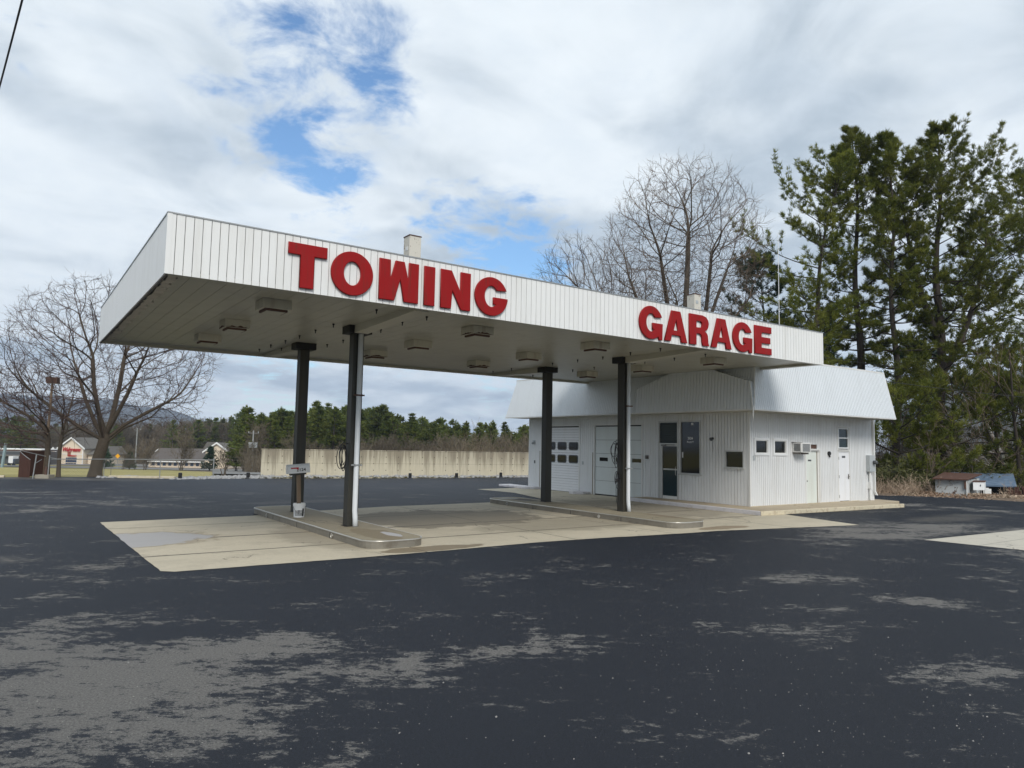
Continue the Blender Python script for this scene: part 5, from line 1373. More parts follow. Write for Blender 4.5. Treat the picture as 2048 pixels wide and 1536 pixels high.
# ================================================================== FAR WOOD
def far_conifer(seed, H, full, spire):
    r = random.Random(seed); A_, F_ = TreeMB(), TreeMB()
    A_.tube([Vector((0,0,-1)), Vector((0,0,H*.5)), Vector((0,0,H*.98))], [.2,.13,.03], 6, False)
    h = H*.12
    while h < H:
        t = h/H; R = full*(1-t**spire)*r.uniform(.75,1.15)+.25
        for j in range(r.choice((5,6,7))):
            a = r.uniform(0, 6.28); L = R*r.uniform(.6,1.15); el = -.12+.6*t
            d = Vector((cos(a), sin(a), el)).normalized(); n = max(2, int(L/.5))
            for k in range(1, n+1):
                p = Vector((0,0,h)) + d*L*k/n + Vector((0,0,.12*(k/n)**2*L))
                tuft(F_, r, p, d+Vector((0,0,.35)), .62, 8, .11, .9)
            A_.seg(Vector((0,0,h)), Vector((0,0,h))+d*L, .04, .02)
        h += r.uniform(.4,.75)*(H/12)
    for _ in range(3): tuft(F_, r, Vector((0,0,H)), Vector((0,0,1)), .6, 6, .08, .4)
    return A_, F_
protoC = []
for i, (H, fu, sp_) in enumerate(((13,2.6,1.1),(13,3.2,1.8),(13,2.9,2.6),(13,2.2,1.4),(13,3.4,2.2))):
    A_, F_ = far_conifer(100+i, H, fu, sp_)
    protoC.append((A_.mesh('trunk', M['barkdark'], True), F_.mesh('crown', M['needlesfar'])))
A_, F_ = far_conifer(300, 5.5, 1.9, 1.05); protoS = [(A_.mesh('trunk', M['barkdark'], True), F_.mesh('crown', M['needlesblue']))]
protoB = []
for i in range(5):
    r = random.Random(200+i); A_, B_ = TreeMB(), TreeMB()
    for k in range(3): grow(r, A_, B_, Vector((r.uniform(-.4,.4), r.uniform(-.4,.4),-.8)), Vector((r.gauss(0,.16), r.gauss(0,.16), 1)), 9.5*r.uniform(.8,1), .13, 0, 3, .05, (18,45), .08, (11,9,8,6), .022, .06)
    zm = sorted(p[2] for p in B_.v)[int(len(B_.v)*.985)]; sc_ = 10/zm
    for q_ in (A_, B_): q_.v = [(p[0]*sc_, p[1]*sc_, p[2]*sc_) for p in q_.v]
    protoB.append((A_.mesh('trunk', M['barkgrey'], True), B_.mesh('crown', M['twigs'])))
def inst(protos, i, name, loc, rz, sc, label, group, cat='tree'):
    tm, cm = protos[i % len(protos)]
    root = bpy.data.objects.new(name, None); C.objects.link(root); root.location = loc; root.rotation_euler = (0,0,rz); root.scale = sc; root.empty_display_size = .3
    tag(root, label, cat, group)
    for nm, me in (('trunk', tm), ('crown', cm)):
        o = bpy.data.objects.new(nm, me); C.objects.link(o); o.parent = root
    return root
r = random.Random(55)
skyline = [(395,842),(430,838),(460,834),(490,814),(520,828),(560,818),(590,826),(630,806),(655,811),(690,814),(720,822),(765,813),(800,834),(822,831),(843,836),(880,838),(905,841),(932,845),(960,848),(985,844),(1010,848),(1050,852)]
def sky_v(u):
    for (a, va), (b, vb) in zip(skyline, skyline[1:]):
        if a <= u <= b: return va + (vb-va)*(u-a)/(b-a)
    return 842 if u < 395 else 852
gw = 'conifers of the far wood beyond the concrete wall'; gb_ = 'leafless trees of the far wood beyond the concrete wall'
for i, (u, v_) in enumerate(skyline):       # the ones that make the skyline
    D_ = (145 if u > 485 else 240) + r.uniform(-8, 12); p = column_dir(u)*D_; z = terrain_z(p.x, p.y); H = at(u, v_, D_).z - z
    inst(protoC, r.randrange(5), 'conifer', Vector((p.x, p.y, z)), r.uniform(0, 6.3), (H/13*r.uniform(1.0,1.4),)*2+(H/13,), 'green conifer standing out of the far wood beyond the concrete wall', gw)
for k in range(150):
    u = r.uniform(400, 1075); D_ = r.uniform(128, 180) + (95 if u < 485 else 0); p = column_dir(u)*D_; z = terrain_z(p.x, p.y); H = (at(u, sky_v(u)+r.uniform(0, 26), D_).z - z)
    inst(protoC, k, 'conifer', Vector((p.x, p.y, z)), r.uniform(0, 6.3), (H/13*r.uniform(1.1,1.7),)*2+(H/13,), 'green conifer standing out of the far wood beyond the concrete wall', gw)
for k in range(85):
    u = r.uniform(484, 1080); D_ = r.uniform(112, 150); p = column_dir(u)*D_; z = terrain_z(p.x, p.y); H = (at(u, (r.uniform(838, 885) if u < 620 else r.uniform(868, 893)), D_).z - z)
    inst(protoB, k, 'leafless_tree', Vector((p.x, p.y, z)), r.uniform(0, 6.3), (H/10*1.1,)*2+(H/10,), 'grey brown leafless tree in the far wood beyond the concrete wall', gb_)
# left: wood behind the shops
for k in range(85):
    u = r.uniform(-60, 490); D_ = r.uniform(236, 275); p = column_dir(u)*D_; z = -6.3; H = (at(u, 838+r.uniform(0, 22), D_).z - z)
    inst(protoB, k, 'leafless_tree', Vector((p.x, p.y, z)), r.uniform(0, 6.3), (H/10*1.0,)*2+(H/10,), 'brown leafless tree in the wood behind the far shops', 'leafless trees of the wood behind the far shops')
for k, u in enumerate([-40,-15,8,25,42,60,110,128,215,232,300,345,372,388,405,25,35,-5]):
    D_ = r.uniform(225, 262); p = column_dir(u)*D_; z = -6.3; H = (at(u, (832 if u < 70 else 842)+r.uniform(0, 12), D_).z - z)
    inst(protoC, k, 'conifer', Vector((p.x, p.y, z)), r.uniform(0, 6.3), (H/13*1.1,)*2+(H/13,), 'dark conifer in the wood behind the far shops', 'conifers of the wood behind the far shops')
brush('far_undergrowth', 'brown undergrowth of the far wood', 1300, 490, 1090, 105, 140, 2, 4.2, M['twigs'], fan=.3, seed=12, rad=.035)
brush('far_undergrowth', 'brown undergrowth behind the far shops', 900, -60, 480, 228, 245, 3.5, 9, M['twigs'], fan=.3, seed=13, rad=.06)
# trees standing on the verge before the shops
for (u, D_, H, kind, lab) in ((248,158,5.2,'b','small leafless tree beside the yellow sign'), (292,152,6.6,'b','rounded leafless tree in the middle of the lawn edge'), (365,150,9.0,'b','tall leafless street tree before the long brown roof'), (455,150,5.5,'b','small leafless tree at the corner of the second shop'), (475,155,5.8,'b','leafless tree between the second shop and the utility pole'),
        (212,165,5.0,'c','dark spruce just right of the maple trunk'), (262,166,4.0,'c','small dark spruce left of the rounded leafless tree'), (422,160,5.2,'c','full blue-green spruce in front of the second shop')):
    p = column_dir(u)*D_; z = terrain_z(p.x, p.y)
    if kind == 'b': inst(protoB, int(u), 'leafless_tree', Vector((p.x, p.y, z)), u, (H/9.5,)*3, lab, 'trees along the far road')
    else: inst(protoS, 0, 'spruce', Vector((p.x, p.y, z)), u, (H/5.5,)*3, lab, 'trees along the far road')
p = ground(447, 953); A_, B_ = small_bare(91, 1.5, .12, kids=(3,3,3,2), upl=.02); finish_tree('leafless_tree', A_, B_, M['barkgrey'], M['twigmaple'], Vector((p.x, p.y, -.1)), 'stubby cut tree standing in the stones beside the driveway', 'tree')

# ================================================================== FAR BUILDINGS
def local_frame(u, D_):
    g = column_dir(u)*D_; return Vector((g.x, g.y, 0))
def gable(root, u0, u1, D_, z0, ze, zr, depth_, wall, roofm, over=.6, cx=None, trim=True):
    """gable end towards the road between picture columns u0 and u1, ridge running away"""
    k = D_/FPX; c0 = local_frame((u0+u1)/2, D_); hw = (u1-u0)/2*k
    A = c0 - rt*hw; B = c0 + rt*hw; dz = Vector((0,0,1))
    mb = MB(); mb.prism([A+dz*z0, B+dz*z0, B+dz*ze, c0+dz*(zr-.1), A+dz*ze], ft*depth_); mb.build('wall', wall, root)
    mb = MB(); s_ = (zr-ze)/hw
    for sg in (-1, 1):
        e = c0 + rt*sg*(hw+over) + dz*(ze-s_*over); mb.prism([c0+dz*zr-ft*.5, e-ft*.5, e-ft*.5+dz*.22, c0+dz*(zr+.22)-ft*.5], ft*(depth_+1))
    mb.build('roof', roofm, root)
    if trim:
        mb = MB()
        for sg in (-1, 1):
            e = c0 + rt*sg*(hw+over+.05) + dz*(ze-s_*(over+.05)-.12); mb.prism([c0+dz*(zr-.15)-ft*.62, e-ft*.62, e-ft*.62+dz*.5, c0+dz*(zr+.36)-ft*.62], ft*.11)
        mb.build('gable_trim', M['whitetrim'], root)
    return c0, hw
DW = 215; zg = -6.2
dr = empty('drugstore', local_frame(142, DW)+Vector((0,0,zg)), 'beige gabled shop with red sign lettering across the lawn', 'shop')
zy = lambda v_, D_=DW, u=142: at(u, v_, D_).z
c0, hw = gable(dr, 121, 168, DW, zg, zy(895), zy(876), 14, M['beige'], M['shingle'])
kk = DW/FPX
mb = MB()
for du in (-23.5, 23.5-1.6): mb.obox(c0 + rt*(du*kk) - ft*.06 + Vector((0,0,zg)), rt*(1.6*kk), ft*.05, (0,0,zy(896)-zg))
mb.obox(c0 - rt*hw*.98 - ft*.07 + Vector((0,0,zy(908.5))), rt*hw*1.96, ft*.05, (0,0,.18)); mb.obox(c0 - rt*(9.7*kk) - ft*.08 + Vector((0,0,zg)), rt*.12, ft*.05, (0,0,zy(914)-zg)); mb.obox(c0 + rt*(11.5*kk) - ft*.08 + Vector((0,0,zg)), rt*.12, ft*.05, (0,0,zy(914)-zg))
mb.build('wall_trim', M['whitetrim'], dr)
w = MB()
for i in range(6):
    for j in range(2): w.obox(c0 + rt*((-10+i*3.6)*kk) - ft*.12 + Vector((0,0,zy(919)-j*0+(-.0 if j == 0 else -.75))), rt*3.1*kk, ft*.06, (0,0,.62))
for i in range(4): w.obox(c0 + rt*((-10+i*5.4)*kk) - ft*.12 + Vector((0,0,zg+.1)), rt*4.6*kk, ft*.06, (0,0,zy(925)-zg-.2))
w.build('shop_window', M['bluewin'], dr)
mb = MB(); mb.obox(c0 + rt*(-7.5*kk) - ft*.15 + Vector((0,0,zy(911.5))), rt*6.5*kk, ft*.1, (0,0,zy(904)-zy(911.5))); mb.build('sign_panel', M['brick'], dr)
put_text('shop_sign', 'Walgreens', 1.75, M['redsign'], dr, c0 - ft*.3 + Vector((0,0,zy(899))), rt, (0,0,1), squash=.72, extrude=.06, shear=.35, offset=.035)
put_text('pharmacy_sign', 'PHARMACY', .62, M['redsign'], dr, c0 + rt*(3*kk) - ft*.3 + Vector((0,0,zy(911.4))), rt, (0,0,1), squash=.8, extrude=.05, offset=.015)
mb = MB(); q = c0 + rt*(hw+.3) + ft*2; mb.prism([q+Vector((0,0,zg)), q+rt*8*kk*2.6+Vector((0,0,zg)), q+rt*8*kk*2.6+Vector((0,0,zy(908))), q+Vector((0,0,zy(908)))], ft*10); mb.build('side_wing', M['beige'], dr)
mb = MB(); mb.prism([q-ft*.8+Vector((0,0,zy(909))), q+rt*24*kk-ft*.8+Vector((0,0,zy(909))), q+rt*24*kk+ft*5+Vector((0,0,zy(896))), q+ft*5+Vector((0,0,zy(896)))], Vector((0,0,.2))); mb.build('wing_roof', M['shingle'], dr)
for sg_u, vE, vR in ((106, 908, 899),):
    cc, hh_ = gable(dr, 98, 120, DW+2, zg, zy(910), zy(897), 10, M['beige'], M['shingle'])
cc, hh_ = gable(dr, 196, 216, DW+2, zg, zy(905), zy(893), 10, M['beige'], M['shingle'])
# second shop: long brown roof and a gable at its right end
s2_ = empty('long_shop', local_frame(400, 205)+Vector((0,0,zg)), 'long low beige shop with a brown roof and a gable at its right end', 'shop')
D2 = 205; k2_ = D2/FPX; zy2 = lambda v_: at(400, v_, D2).z
a = local_frame(300, D2); b_ = local_frame(414, D2)
mb = MB(); mb.prism([a+Vector((0,0,zg)), b_+Vector((0,0,zg)), b_+Vector((0,0,zy2(924))), a+Vector((0,0,zy2(924)))], ft*12); mb.build('wall', M['beige'], s2_)
mb = MB(); mb.prism([a-ft*.8+Vector((0,0,zy2(923))), b_-ft*.8+Vector((0,0,zy2(923))), b_+ft*6+Vector((0,0,zy2(899.5))), a+ft*6+Vector((0,0,zy2(899.5)))], Vector((0,0,.25))); mb.build('roof', plain('brown_shingle', (.10,.085,.075), .9, var=.25, scale=2), s2_)
mb = MB(); mb.obox(a-ft*.95+Vector((0,0,zy2(925))), b_-a, ft*.1, (0,0,.35)); mb.build('eave_trim', M['whitetrim'], s2_)
gable(s2_, 412, 458, D2-1, zg, zy2(902), zy2(886), 14, M['beige'], M['shingle'])
mb = MB(); q = local_frame(385, D2)+ft*7; mb.prism([q+Vector((0,0,zy2(900))), q+rt*30*k2_+Vector((0,0,zy2(900))), q+rt*30*k2_+Vector((0,0,zy2(884))), q+rt*8*k2_+Vector((0,0,zy2(884)))], ft*4); mb.build('upper_roof', M['shingle'], s2_)
mb = MB()
for i in range(9): mb.obox(a + rt*((6+i*11)*k2_) - ft*.06 + Vector((0,0,zg+.5)), rt*6*k2_, ft*.05, (0,0,.9))
mb.build('shop_window', M['bluewin'], s2_)
q = local_frame(319, 228)+Vector((0,0,zy(900,228)))
mb = MB(); mb.lathe(q, [(.2,-1.2),(.9,-.8),(1.2,-.2),(1.15,.2),(.6,.75),(.1,.95)], 16); tag(mb.build('roof_dome', M['whitetrim'], smooth=True), 'small white dome showing above the long brown roof', 'dome')
# flat canopy, post and truck at far left
fs = empty('filling_station', local_frame(20, 205)+Vector((0,0,zg)), 'low grey building under a long flat canopy at the far left', 'building')
zy3 = lambda v_: at(20, v_, 205).z
mb = MB(); mb.obox(local_frame(-60,205)+Vector((0,0,zg)), local_frame(80,205)-local_frame(-60,205), ft*10, (0,0,zy3(903)-zg)); mb.build('wall', M['dkgrey'], fs)
mb = MB(); mb.prism([local_frame(-60,204)+Vector((0,0,zy3(912))), local_frame(82,204)+Vector((0,0,zy3(912))), local_frame(82,210)+Vector((0,0,zy3(902))), local_frame(-60,210)+Vector((0,0,zy3(902)))], Vector((0,0,.2))); mb.build('roof', M['shingle'], fs)
mb = MB(); mb.obox(local_frame(-80,175)+Vector((0,0,at(20,899,175).z)), local_frame(84,175)-local_frame(-80,175), ft*8, (0,0,.22)); mb.build('flat_canopy', M['whitetrim'], fs)
mb = MB(); mb.obox(local_frame(-80,175.1)+Vector((0,0,at(20,901.5,175).z)), local_frame(84,175)-local_frame(-80,175), ft*8, (0,0,.3)); mb.build('canopy_edge', M['rust'], fs)
mb = MB()
for u in (-60, 70): mb.obox(local_frame(u,178)+Vector((0,0,zg)), rt*.3, ft*.3, (0,0,at(20,900,178).z-zg))
mb.build('canopy_post', M['dkgrey'], fs)
mb = MB(); q = local_frame(4.5,150); mb.obox(q+Vector((0,0,terrain_z(q.x,q.y))), rt*.42, ft*.4, lv(.42, at(8,887,150).z-terrain_z(q.x,q.y))); tag(mb.build('sign_pylon', plain('pale_blue_post', (.22,.30,.34), .6)), 'leaning pale blue sign post at the far left', 'sign post')
tk = empty('box_truck', local_frame(25,196)+Vector((0,0,zg)), 'white box truck parked under the flat canopy at the far left', 'truck')
q = local_frame(19.5,196)+Vector((0,0,zg)); kk = 196/FPX
mb = MB(); mb.obox(q+Vector((0,0,.75)), rt*9*kk, ft*2.2, (0,0,1.9)); mb.build('box', M['whitetrim'], tk)
mb = MB(); mb.obox(q+rt*9.3*kk+Vector((0,0,.6)), rt*3.4*kk, ft*2.0, (0,0,1.35)); mb.build('cab', M['dkgrey'], tk)
mb = MB(); mb.obox(q+Vector((0,0,.5)), rt*12.6*kk, ft*1.9, (0,0,.22)); mb.build('chassis', M['black'], tk)
for dx in (1.5, 10.6):
    mb = MB(); c = q+rt*dx*kk+Vector((0,0,.42)); mb.tube([c-ft*.1, c+ft*.25], .42, 14); mb.build('wheel', M['black'], tk)
mb = MB(); mb.obox(q+rt*9.5*kk-ft*.02+Vector((0,0,1.3)), rt*2.4*kk, ft*.02, (0,0,.5)); mb.build('window', M['bluewin'], tk)

# ------------------------------------------------------------------ poles, fence, lamp
def utility(u, vb, vt, D_, label, trans=False):
    g = local_frame(u, D_); z0 = terrain_z(g.x, g.y); z1 = at(u, vt, D_).z
    t = empty('utility_pole', (g.x, g.y, z0), label, 'utility pole')
    mb = MB(); mb.tube([g+Vector((0,0,z0)), g+Vector((0,0,z1))], [.17,.11], 8); mb.build('pole', M['galv'], t)
    mb = MB(); mb.obox(g-rt*.9+Vector((0,0,z1-.5)), rt*1.8, ft*.12, (0,0,.12)); mb.build('crossarm', M['galvdark'], t)
    for dx in (-.8, 0, .8):
        mb = MB(); mb.tube([g+rt*dx+Vector((0,0,z1-.38)), g+rt*dx+Vector((0,0,z1-.15))], .06, 6); mb.build('insulator', M['greybox'], t)
    if trans:
        for dx in (-.45, .45):
            mb = MB(); mb.tube([g+rt*dx+Vector((0,0,z1-2.9)), g+rt*dx+Vector((0,0,z1-2.0))], .3, 12); mb.build('transformer', M['greybox'], t)
    return g, z1
g1, z1_ = utility(506, 940, 861, 120, 'utility pole with two grey transformers left of the concrete wall', True)
g2, z2_ = utility(273, 936, 856, 168, 'pale utility pole beyond the lawn right of the maple')
def wire(name, a, b_, sag, rad, label):
    P = [a.lerp(b_, k/16) - Vector((0,0,sag*4*(k/16)*(1-k/16))) for k in range(17)]
    mb = MB(); mb.tube(P, rad, 5); tag(mb.build(name, M['wire']), label, 'wire', 'overhead wires')
wire('overhead_wire', g1+Vector((0,0,z1_-.3)), g2+Vector((0,0,z2_-.3)), .8, .02, 'far wire strung between the two utility poles')
wire('overhead_wire', g2+Vector((0,0,z2_-.3)), local_frame(-200,200)+Vector((0,0,3.5)), 1, .025, 'far wire running left from the pale utility pole')
wire('overhead_wire', at(-30, 283, 14), at(60, -60, 9), .02, .014, 'black wire crossing the sky at the upper left corner')
wire('overhead_wire', at(1400, 655, 44), at(1800, 735, 40), .3, .012, 'thin wire passing in front of the pines to the garage')
wire('overhead_wire', at(1640, 742, 38), at(2120, 800, 36), .15, .014, 'thin wire running right from the garage roof')

# lamp post
g = ground(88, 953); g.z = 0
D_l = g.dot(fwd); t = empty('lamp_post', g, 'old square lamp on a tall thin post at the far left', 'lamp post')
zl = at(97, 757, D_l).z
mb = MB(); mb.tube([g+Vector((0,0,-.1)), g+rt*.08+Vector((0,0,zl-.25))], [.075,.06], 8); mb.build('post', M['wood'], t)
mb = MB(); mb.obox(g+rt*-.14-ft*.2+Vector((0,0,zl-.26)), rt*.55+ft*.1, ft*.42-rt*.1, lv(-.03,.34)); mb.build('lamp_head', M['rust'], t, bevel=.01)
mb = MB(); mb.obox(g+rt*-.08-ft*.14+Vector((0,0,zl-.275)), rt*.42, ft*.3, (0,0,.015)); mb.build('lens', M['soffit'], t)
# concrete planter with posts
g3 = ground(85, 957); t = empty('planter', (g3.x, g3.y, 0), 'grey concrete box with posts in it at the far edge of the lot', 'planter')
mb = MB(); mb.obox(Vector((g3.x,g3.y,0))-rt*.42, rt*.72, ft*.5, (0,0,.19)); mb.build('box', M['foundation'], t)
mb = MB(); q = Vector((g3.x,g3.y,.19))-rt*.03+ft*.15; mb.obox(q, rt*.11, ft*.1, (0,0,.4)); mb.build('post', M['rust'], t)
mb = MB(); q = Vector((g3.x,g3.y,.19))+rt*.1+ft*.25; mb.tube([q, q+lv(.03,1.0)], .03, 8); mb.build('pipe', M['galv'], t)
# brown timber enclosure
be = empty('timber_enclosure', ground(55, 954), 'dark brown board enclosure with a sloping top rail at the far left', 'enclosure')
A1 = ground(36, 954); B1 = A1 + (rt*.78 - ft*.55).normalized()*1.0; dd = (rt*.9 - ft*.35).normalized()
mb = MB(); Lb = .86
for k in range(8):
    q = A1 + dd*(k*.11); hgt_ = 1.36 - .45*(k/8)**.8; mb.obox(q, dd*.1, ft*.03, (0,0,hgt_))
mb.build('front_boards', M['brownwood'], be)
mb = MB(); 
for k in range(14):
    q = A1 + ft*.05 + (ft*1.0+rt*.12).normalized()*(k*.12); mb.obox(q, (ft*1.0+rt*.12).normalized()*.11, rt*.03, (0,0,1.36))
mb.build('side_boards', M['brownwood'], be)
P = [A1+Vector((0,0,1.38)) + dd*(Lb*t_) - Vector((0,0,.45*t_**.8)) for t_ in [k/8 for k in range(9)]]
mb = MB(); mb.tube(P, .018, 6); mb.tube([A1+Vector((0,0,1.40)), A1+ft*1.2+rt*1.25+Vector((0,0,.95))], .022, 6); mb.build('top_rail', M['galv'], be)
# chain-link fence
fa = ground(65, 957); fb = ground(100, 955.5); fc = Vector((9.6, 43.6, 0))
fe = empty('chain_link_fence', fa, 'chain-link fence with a thin top rail along the lawn edge', 'fence')
FH = .98
pts_f = [fb, Vector((5.4,44.9,0)), Vector((7.6,44.2,0)), fc]
mb = MB(); mb.tube([p+Vector((0,0,FH)) for p in pts_f], .024, 6); mb.build('top_rail', M['galv'], fe)
zf = zat(66, 909, fa.dot(fwd))
mb = MB(); mb.tube([fa+Vector((0,0,-.1)), fa+rt*.12+Vector((0,0,zf))], .03, 8); mb.tube([fa+rt*.05+Vector((0,0,.75)), fa+rt*.4+Vector((0,0,FH))], .015, 6); mb.build('gate_post', M['galv'], fe)
for (u, v_, hh2, rr2) in ((207,954,.75,.02),(221,955,.72,.014),(319,957,.98,.022),(426,955,1.12,.03)):
    p = ground(u, v_); mb = MB(); mb.tube([p+Vector((0,0,-.1)), p+Vector((0,0,hh2))], rr2, 8); mb.build('post', M['galv'] if rr2 > .018 else M['galvdark'], fe)
mb = MB()
for a, b_ in zip(pts_f, pts_f[1:]):
    d = b_-a; L = d.length; d = d/L; n = int(L/.12)
    for k in range(-8, n):
        for sg in (1, -1):
            x0 = k*.12; x1 = x0+FH
            if sg == 1: p0 = (x0, 0); p1 = (x1, FH)
            else: p0 = (x0, FH); p1 = (x1, 0)
            t0 = max(0, (0-p0[0])/(p1[0]-p0[0])); t1 = min(1, (L-p0[0])/(p1[0]-p0[0]))
            if t1 <= t0: continue
            f = lambda t_: a + d*(p0[0]+(p1[0]-p0[0])*t_) + Vector((0,0,.02+p0[1]+(p1[1]-p0[1])*t_))
            q0, q1 = f(t0), f(t1); dq = (q1-q0); w_ = dq.cross(ft).normalized()*.0022
            mb.add([q0-w_, q1-w_, q1+w_, q0+w_, q0-w_+ft*.004, q1-w_+ft*.004], [(0,1,2,3),(0,1,5,4)])
mb.build('mesh', M['galvdark'], fe)
# yellow road sign
g = local_frame(237.5, 150); zb = terrain_z(g.x, g.y); zc = at(237.5, 912, 150).z
t = empty('road_sign', g+Vector((0,0,zb)), 'yellow diamond road sign beyond the lawn', 'sign')
mb = MB(); mb.tube([g+Vector((0,0,zb)), g+Vector((0,0,zc))], .04, 6); mb.build('post', M['galv'], t)
mb = MB(); s_ = .52; mb.prism([g-ft*.06+lv(0,zc-s_), g-ft*.06+lv(s_,zc), g-ft*.06+lv(0,zc+s_), g-ft*.06+lv(-s_,zc)], -ft*.02); mb.build('panel', M['yellow'], t)

# ================================================================== HILLS
def ridge(name, prof, D_, zbase, width, seed, rough):
    """a ridge with slopes both ways; prof lists (picture column, picture row) of its crest at forward depth D_"""
    mb = MB(); us = []; u = prof[0][0]
    while u <= prof[-1][0]: us.append(u); u += 6
    K = 26
    for u in us:
        for (a, va), (b, vb) in zip(prof, prof[1:]):
            if a <= u <= b: v_ = va+(vb-va)*(u-a)/(b-a); break
        zc = at(u, v_, D_).z
        for k in range(K+1):
            t = (k/K-.5)*2; dd = D_ + t*width; p = column_dir(u)*dd
            e = exp(-(t*1.5)**2)-exp(-2.25); e /= (1-exp(-2.25))
            nz = mnoise.fractal(Vector((p.x/width*6, p.y/width*6, seed)), 1, 2, 5)
            z = zbase + (zc-zbase)*e*(1+ (rough*nz if k != K//2 else 0)*.5) + mnoise.noise(Vector((u*.9, k*2.3, seed)))*(4 if D_ > 2000 else 2.5)*min(1, e*2)
            mb.v.append((p.x, p.y, z))
    n = K+1
    for i in range(len(us)-1):
        for k in range(K): mb.f.append((i*n+k, (i+1)*n+k, (i+1)*n+k+1, i*n+k+1))
    o = mb.build(name, M['forestfloor'], org=(0,0,0), smooth=True); tag(o, kind='structure'); return o
ridge('hills', [(-500,850),(-300,815),(-100,798),(0,790),(60,797),(100,795),(160,803),(210,800),(275,814),(318,816),(351,823),(395,840),(437,846),(470,858),(520,872),(580,885)], 3000, -30, 900, 3, .25)
ridge('hills', [(1780,830),(1860,790),(1930,765),(1985,753),(2020,744),(2048,740),(2120,725),(2300,700),(2600,720)], 1300, -10, 420, 8, .25)

# ================================================================== AIR, SKY, LIGHT
HAZE = True
if HAZE:
    mb = MB(); mb.box((-3700, -3700, -60), (3700, 3700, 330)); hz = mb.build('haze', None, org=(0,0,0)); tag(hz, kind='stuff')
    m = bpy.data.materials.new('haze_air'); m.use_nodes = True; nt = m.node_tree; nt.nodes.remove(nt.nodes['Principled BSDF'])
    pv = nt.nodes.new('ShaderNodeVolumePrincipled'); pv.inputs['Color'].default_value = (.60, .75, 1, 1); pv.inputs['Density'].default_value = .00019
    nt.links.new(pv.outputs[0], nt.nodes['Material Output'].inputs['Volume']); hz.data.materials.append(m)

SUN_EL, SUN_AZ = radians(40), radians(200)      # azimuth from +Y clockwise, where the sun stands
sd_ = Vector((sin(SUN_AZ)*cos(SUN_EL), cos(SUN_AZ)*cos(SUN_EL), sin(SUN_EL)))
sun = bpy.data.objects.new('sun', bpy.data.lights.new('sun', 'SUN')); C.objects.link(sun)
sun.data.energy = 2.0; sun.data.angle = radians(22); sun.data.color = (1, .96, .9)
sun.rotation_euler = sd_.to_track_quat('Z', 'Y').to_euler()

w = bpy.data.worlds.new('World'); scene.world = w; w.use_nodes = True; nt = w.node_tree; L = nt.links
bg = nt.nodes['Background']; bg.inputs['Strength'].default_value = .12
sky = nt.nodes.new('ShaderNodeTexSky'); sky.sky_type = 'NISHITA'; sky.sun_disc = False; sky.sun_elevation = SUN_EL; sky.sun_rotation = SUN_AZ; sky.air_density = 1.2; sky.dust_density = .6; sky.ozone_density = 2
tc = nt.nodes.new('ShaderNodeTexCoord'); G = tc.outputs['Generated']
sp = nt.nodes.new('ShaderNodeSeparateXYZ'); L.new(G, sp.inputs[0])
zz = math_(nt, 'ADD', math_(nt, 'MAXIMUM', sp.outputs[2], 0.0), .19)
cb = nt.nodes.new('ShaderNodeCombineXYZ'); L.new(math_(nt, 'DIVIDE', sp.outputs[0], zz), cb.inputs[0]); L.new(math_(nt, 'DIVIDE', sp.outputs[1], zz), cb.inputs[1]); cb.inputs[2].default_value = 1.7
cv = cb.outputs[0]
n_big = noise(nt, cv, 1.1, 4, .5, .4); n_mid = noise(nt, cv, 2.6, 9, .56, .5); n_fine = noise(nt, cv, 7.0, 10, .62, .3)
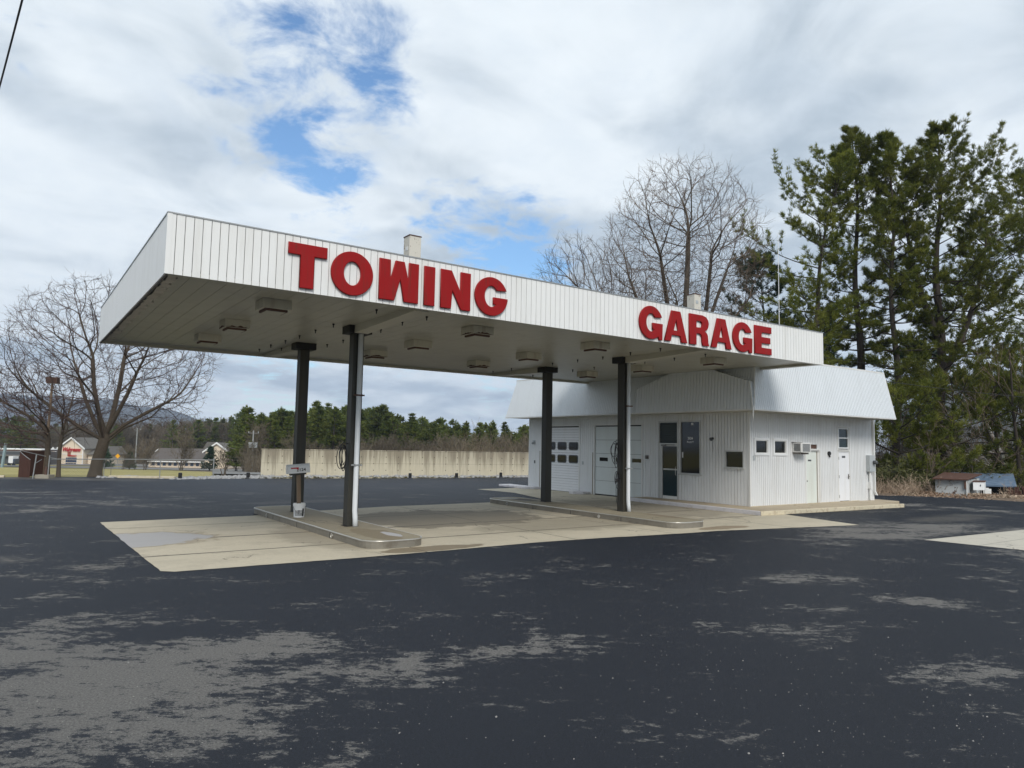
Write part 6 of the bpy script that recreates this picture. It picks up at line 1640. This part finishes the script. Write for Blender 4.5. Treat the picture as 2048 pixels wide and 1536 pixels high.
# holes of clear sky in the directions where they stand
gap = None
for (u, v_, rpx, amp) in ((548,262,66,.66),(590,310,50,.65),(640,365,60,.72),(700,375,40,.5),(700,95,76,.6),(760,150,62,.6),(600,40,60,.42),(770,225,36,.3),(890,430,60,.66),(950,480,66,.6),(1040,520,85,.95),(1100,535,50,.5),(1075,470,35,.3),
                         (430,190,50,.25),(40,60,70,.3),(470,110,60,.25),(850,700,130,.12),(600,720,150,.18),(420,800,140,.22),(1010,800,90,.2),(1640,720,90,.3),(1500,640,110,.22),(120,640,80,.12)):
    d = ray(u, v_).normalized()
    dp = nt.nodes.new('ShaderNodeVectorMath'); dp.operation = 'DOT_PRODUCT'
    nrm = nt.nodes.new('ShaderNodeVectorMath'); nrm.operation = 'NORMALIZE'; L.new(G, nrm.inputs[0]); L.new(nrm.outputs[0], dp.inputs[0]); dp.inputs[1].default_value = d
    sg = rpx*.82/FPX
    e = math_(nt, 'MULTIPLY', math_(nt, 'SUBTRACT', dp.outputs['Value'], 1.0), 1.0/(sg*sg))
    e = math_(nt, 'MULTIPLY', math_(nt, 'EXPONENT', e), amp)
    gap = e if gap is None else math_(nt, 'ADD', gap, e)
gw_ = math_(nt, 'ADD', math_(nt, 'MULTIPLY', gap, 2.6), .30, 0, True)
nz_ = math_(nt, 'ADD', math_(nt, 'MULTIPLY', math_(nt, 'SUBTRACT', n_mid, .52), 3.4), math_(nt, 'MULTIPLY', math_(nt, 'SUBTRACT', n_fine, .5), 3.6))
gm = math_(nt, 'ADD', gap, math_(nt, 'MULTIPLY', nz_, gw_))
clear = math_(nt, 'MULTIPLY', ramp(nt, gm, .20, 1.45), 1.08, 0, True)
# cloud brightness
K_ = 1/.12
shade = math_(nt, 'ADD', math_(nt, 'MULTIPLY', n_big, .8), math_(nt, 'MULTIPLY', n_mid, .35))
sh2 = ramp(nt, shade, .48, .66)
cl = mixc(nt, sh2, (.38*K_, .45*K_, .52*K_), (.72*K_, .775*K_, .815*K_))
cl = mixc(nt, math_(nt, 'MULTIPLY', ramp(nt, n_fine, .35, .7), .42), cl, (.60*K_, .67*K_, .74*K_))
skyb = mixc(nt, 1.0, sky.outputs[0], (.72, .92, 1.08), 'MULTIPLY')
res = mixc(nt, clear, cl, skyb)
L.new(res, bg.inputs['Color'])

scene.view_settings.view_transform = 'Standard'; scene.view_settings.look = 'None'; scene.view_settings.gamma = 1; scene.view_settings.exposure = 0.38
scene.render.resolution_x = 1024; scene.render.resolution_y = 768
cy = scene.cycles; cy.use_denoising = True; cy.max_bounces = 6; cy.diffuse_bounces = 4; cy.glossy_bounces = 3; cy.transparent_max_bounces = 8; cy.volume_bounces = 0
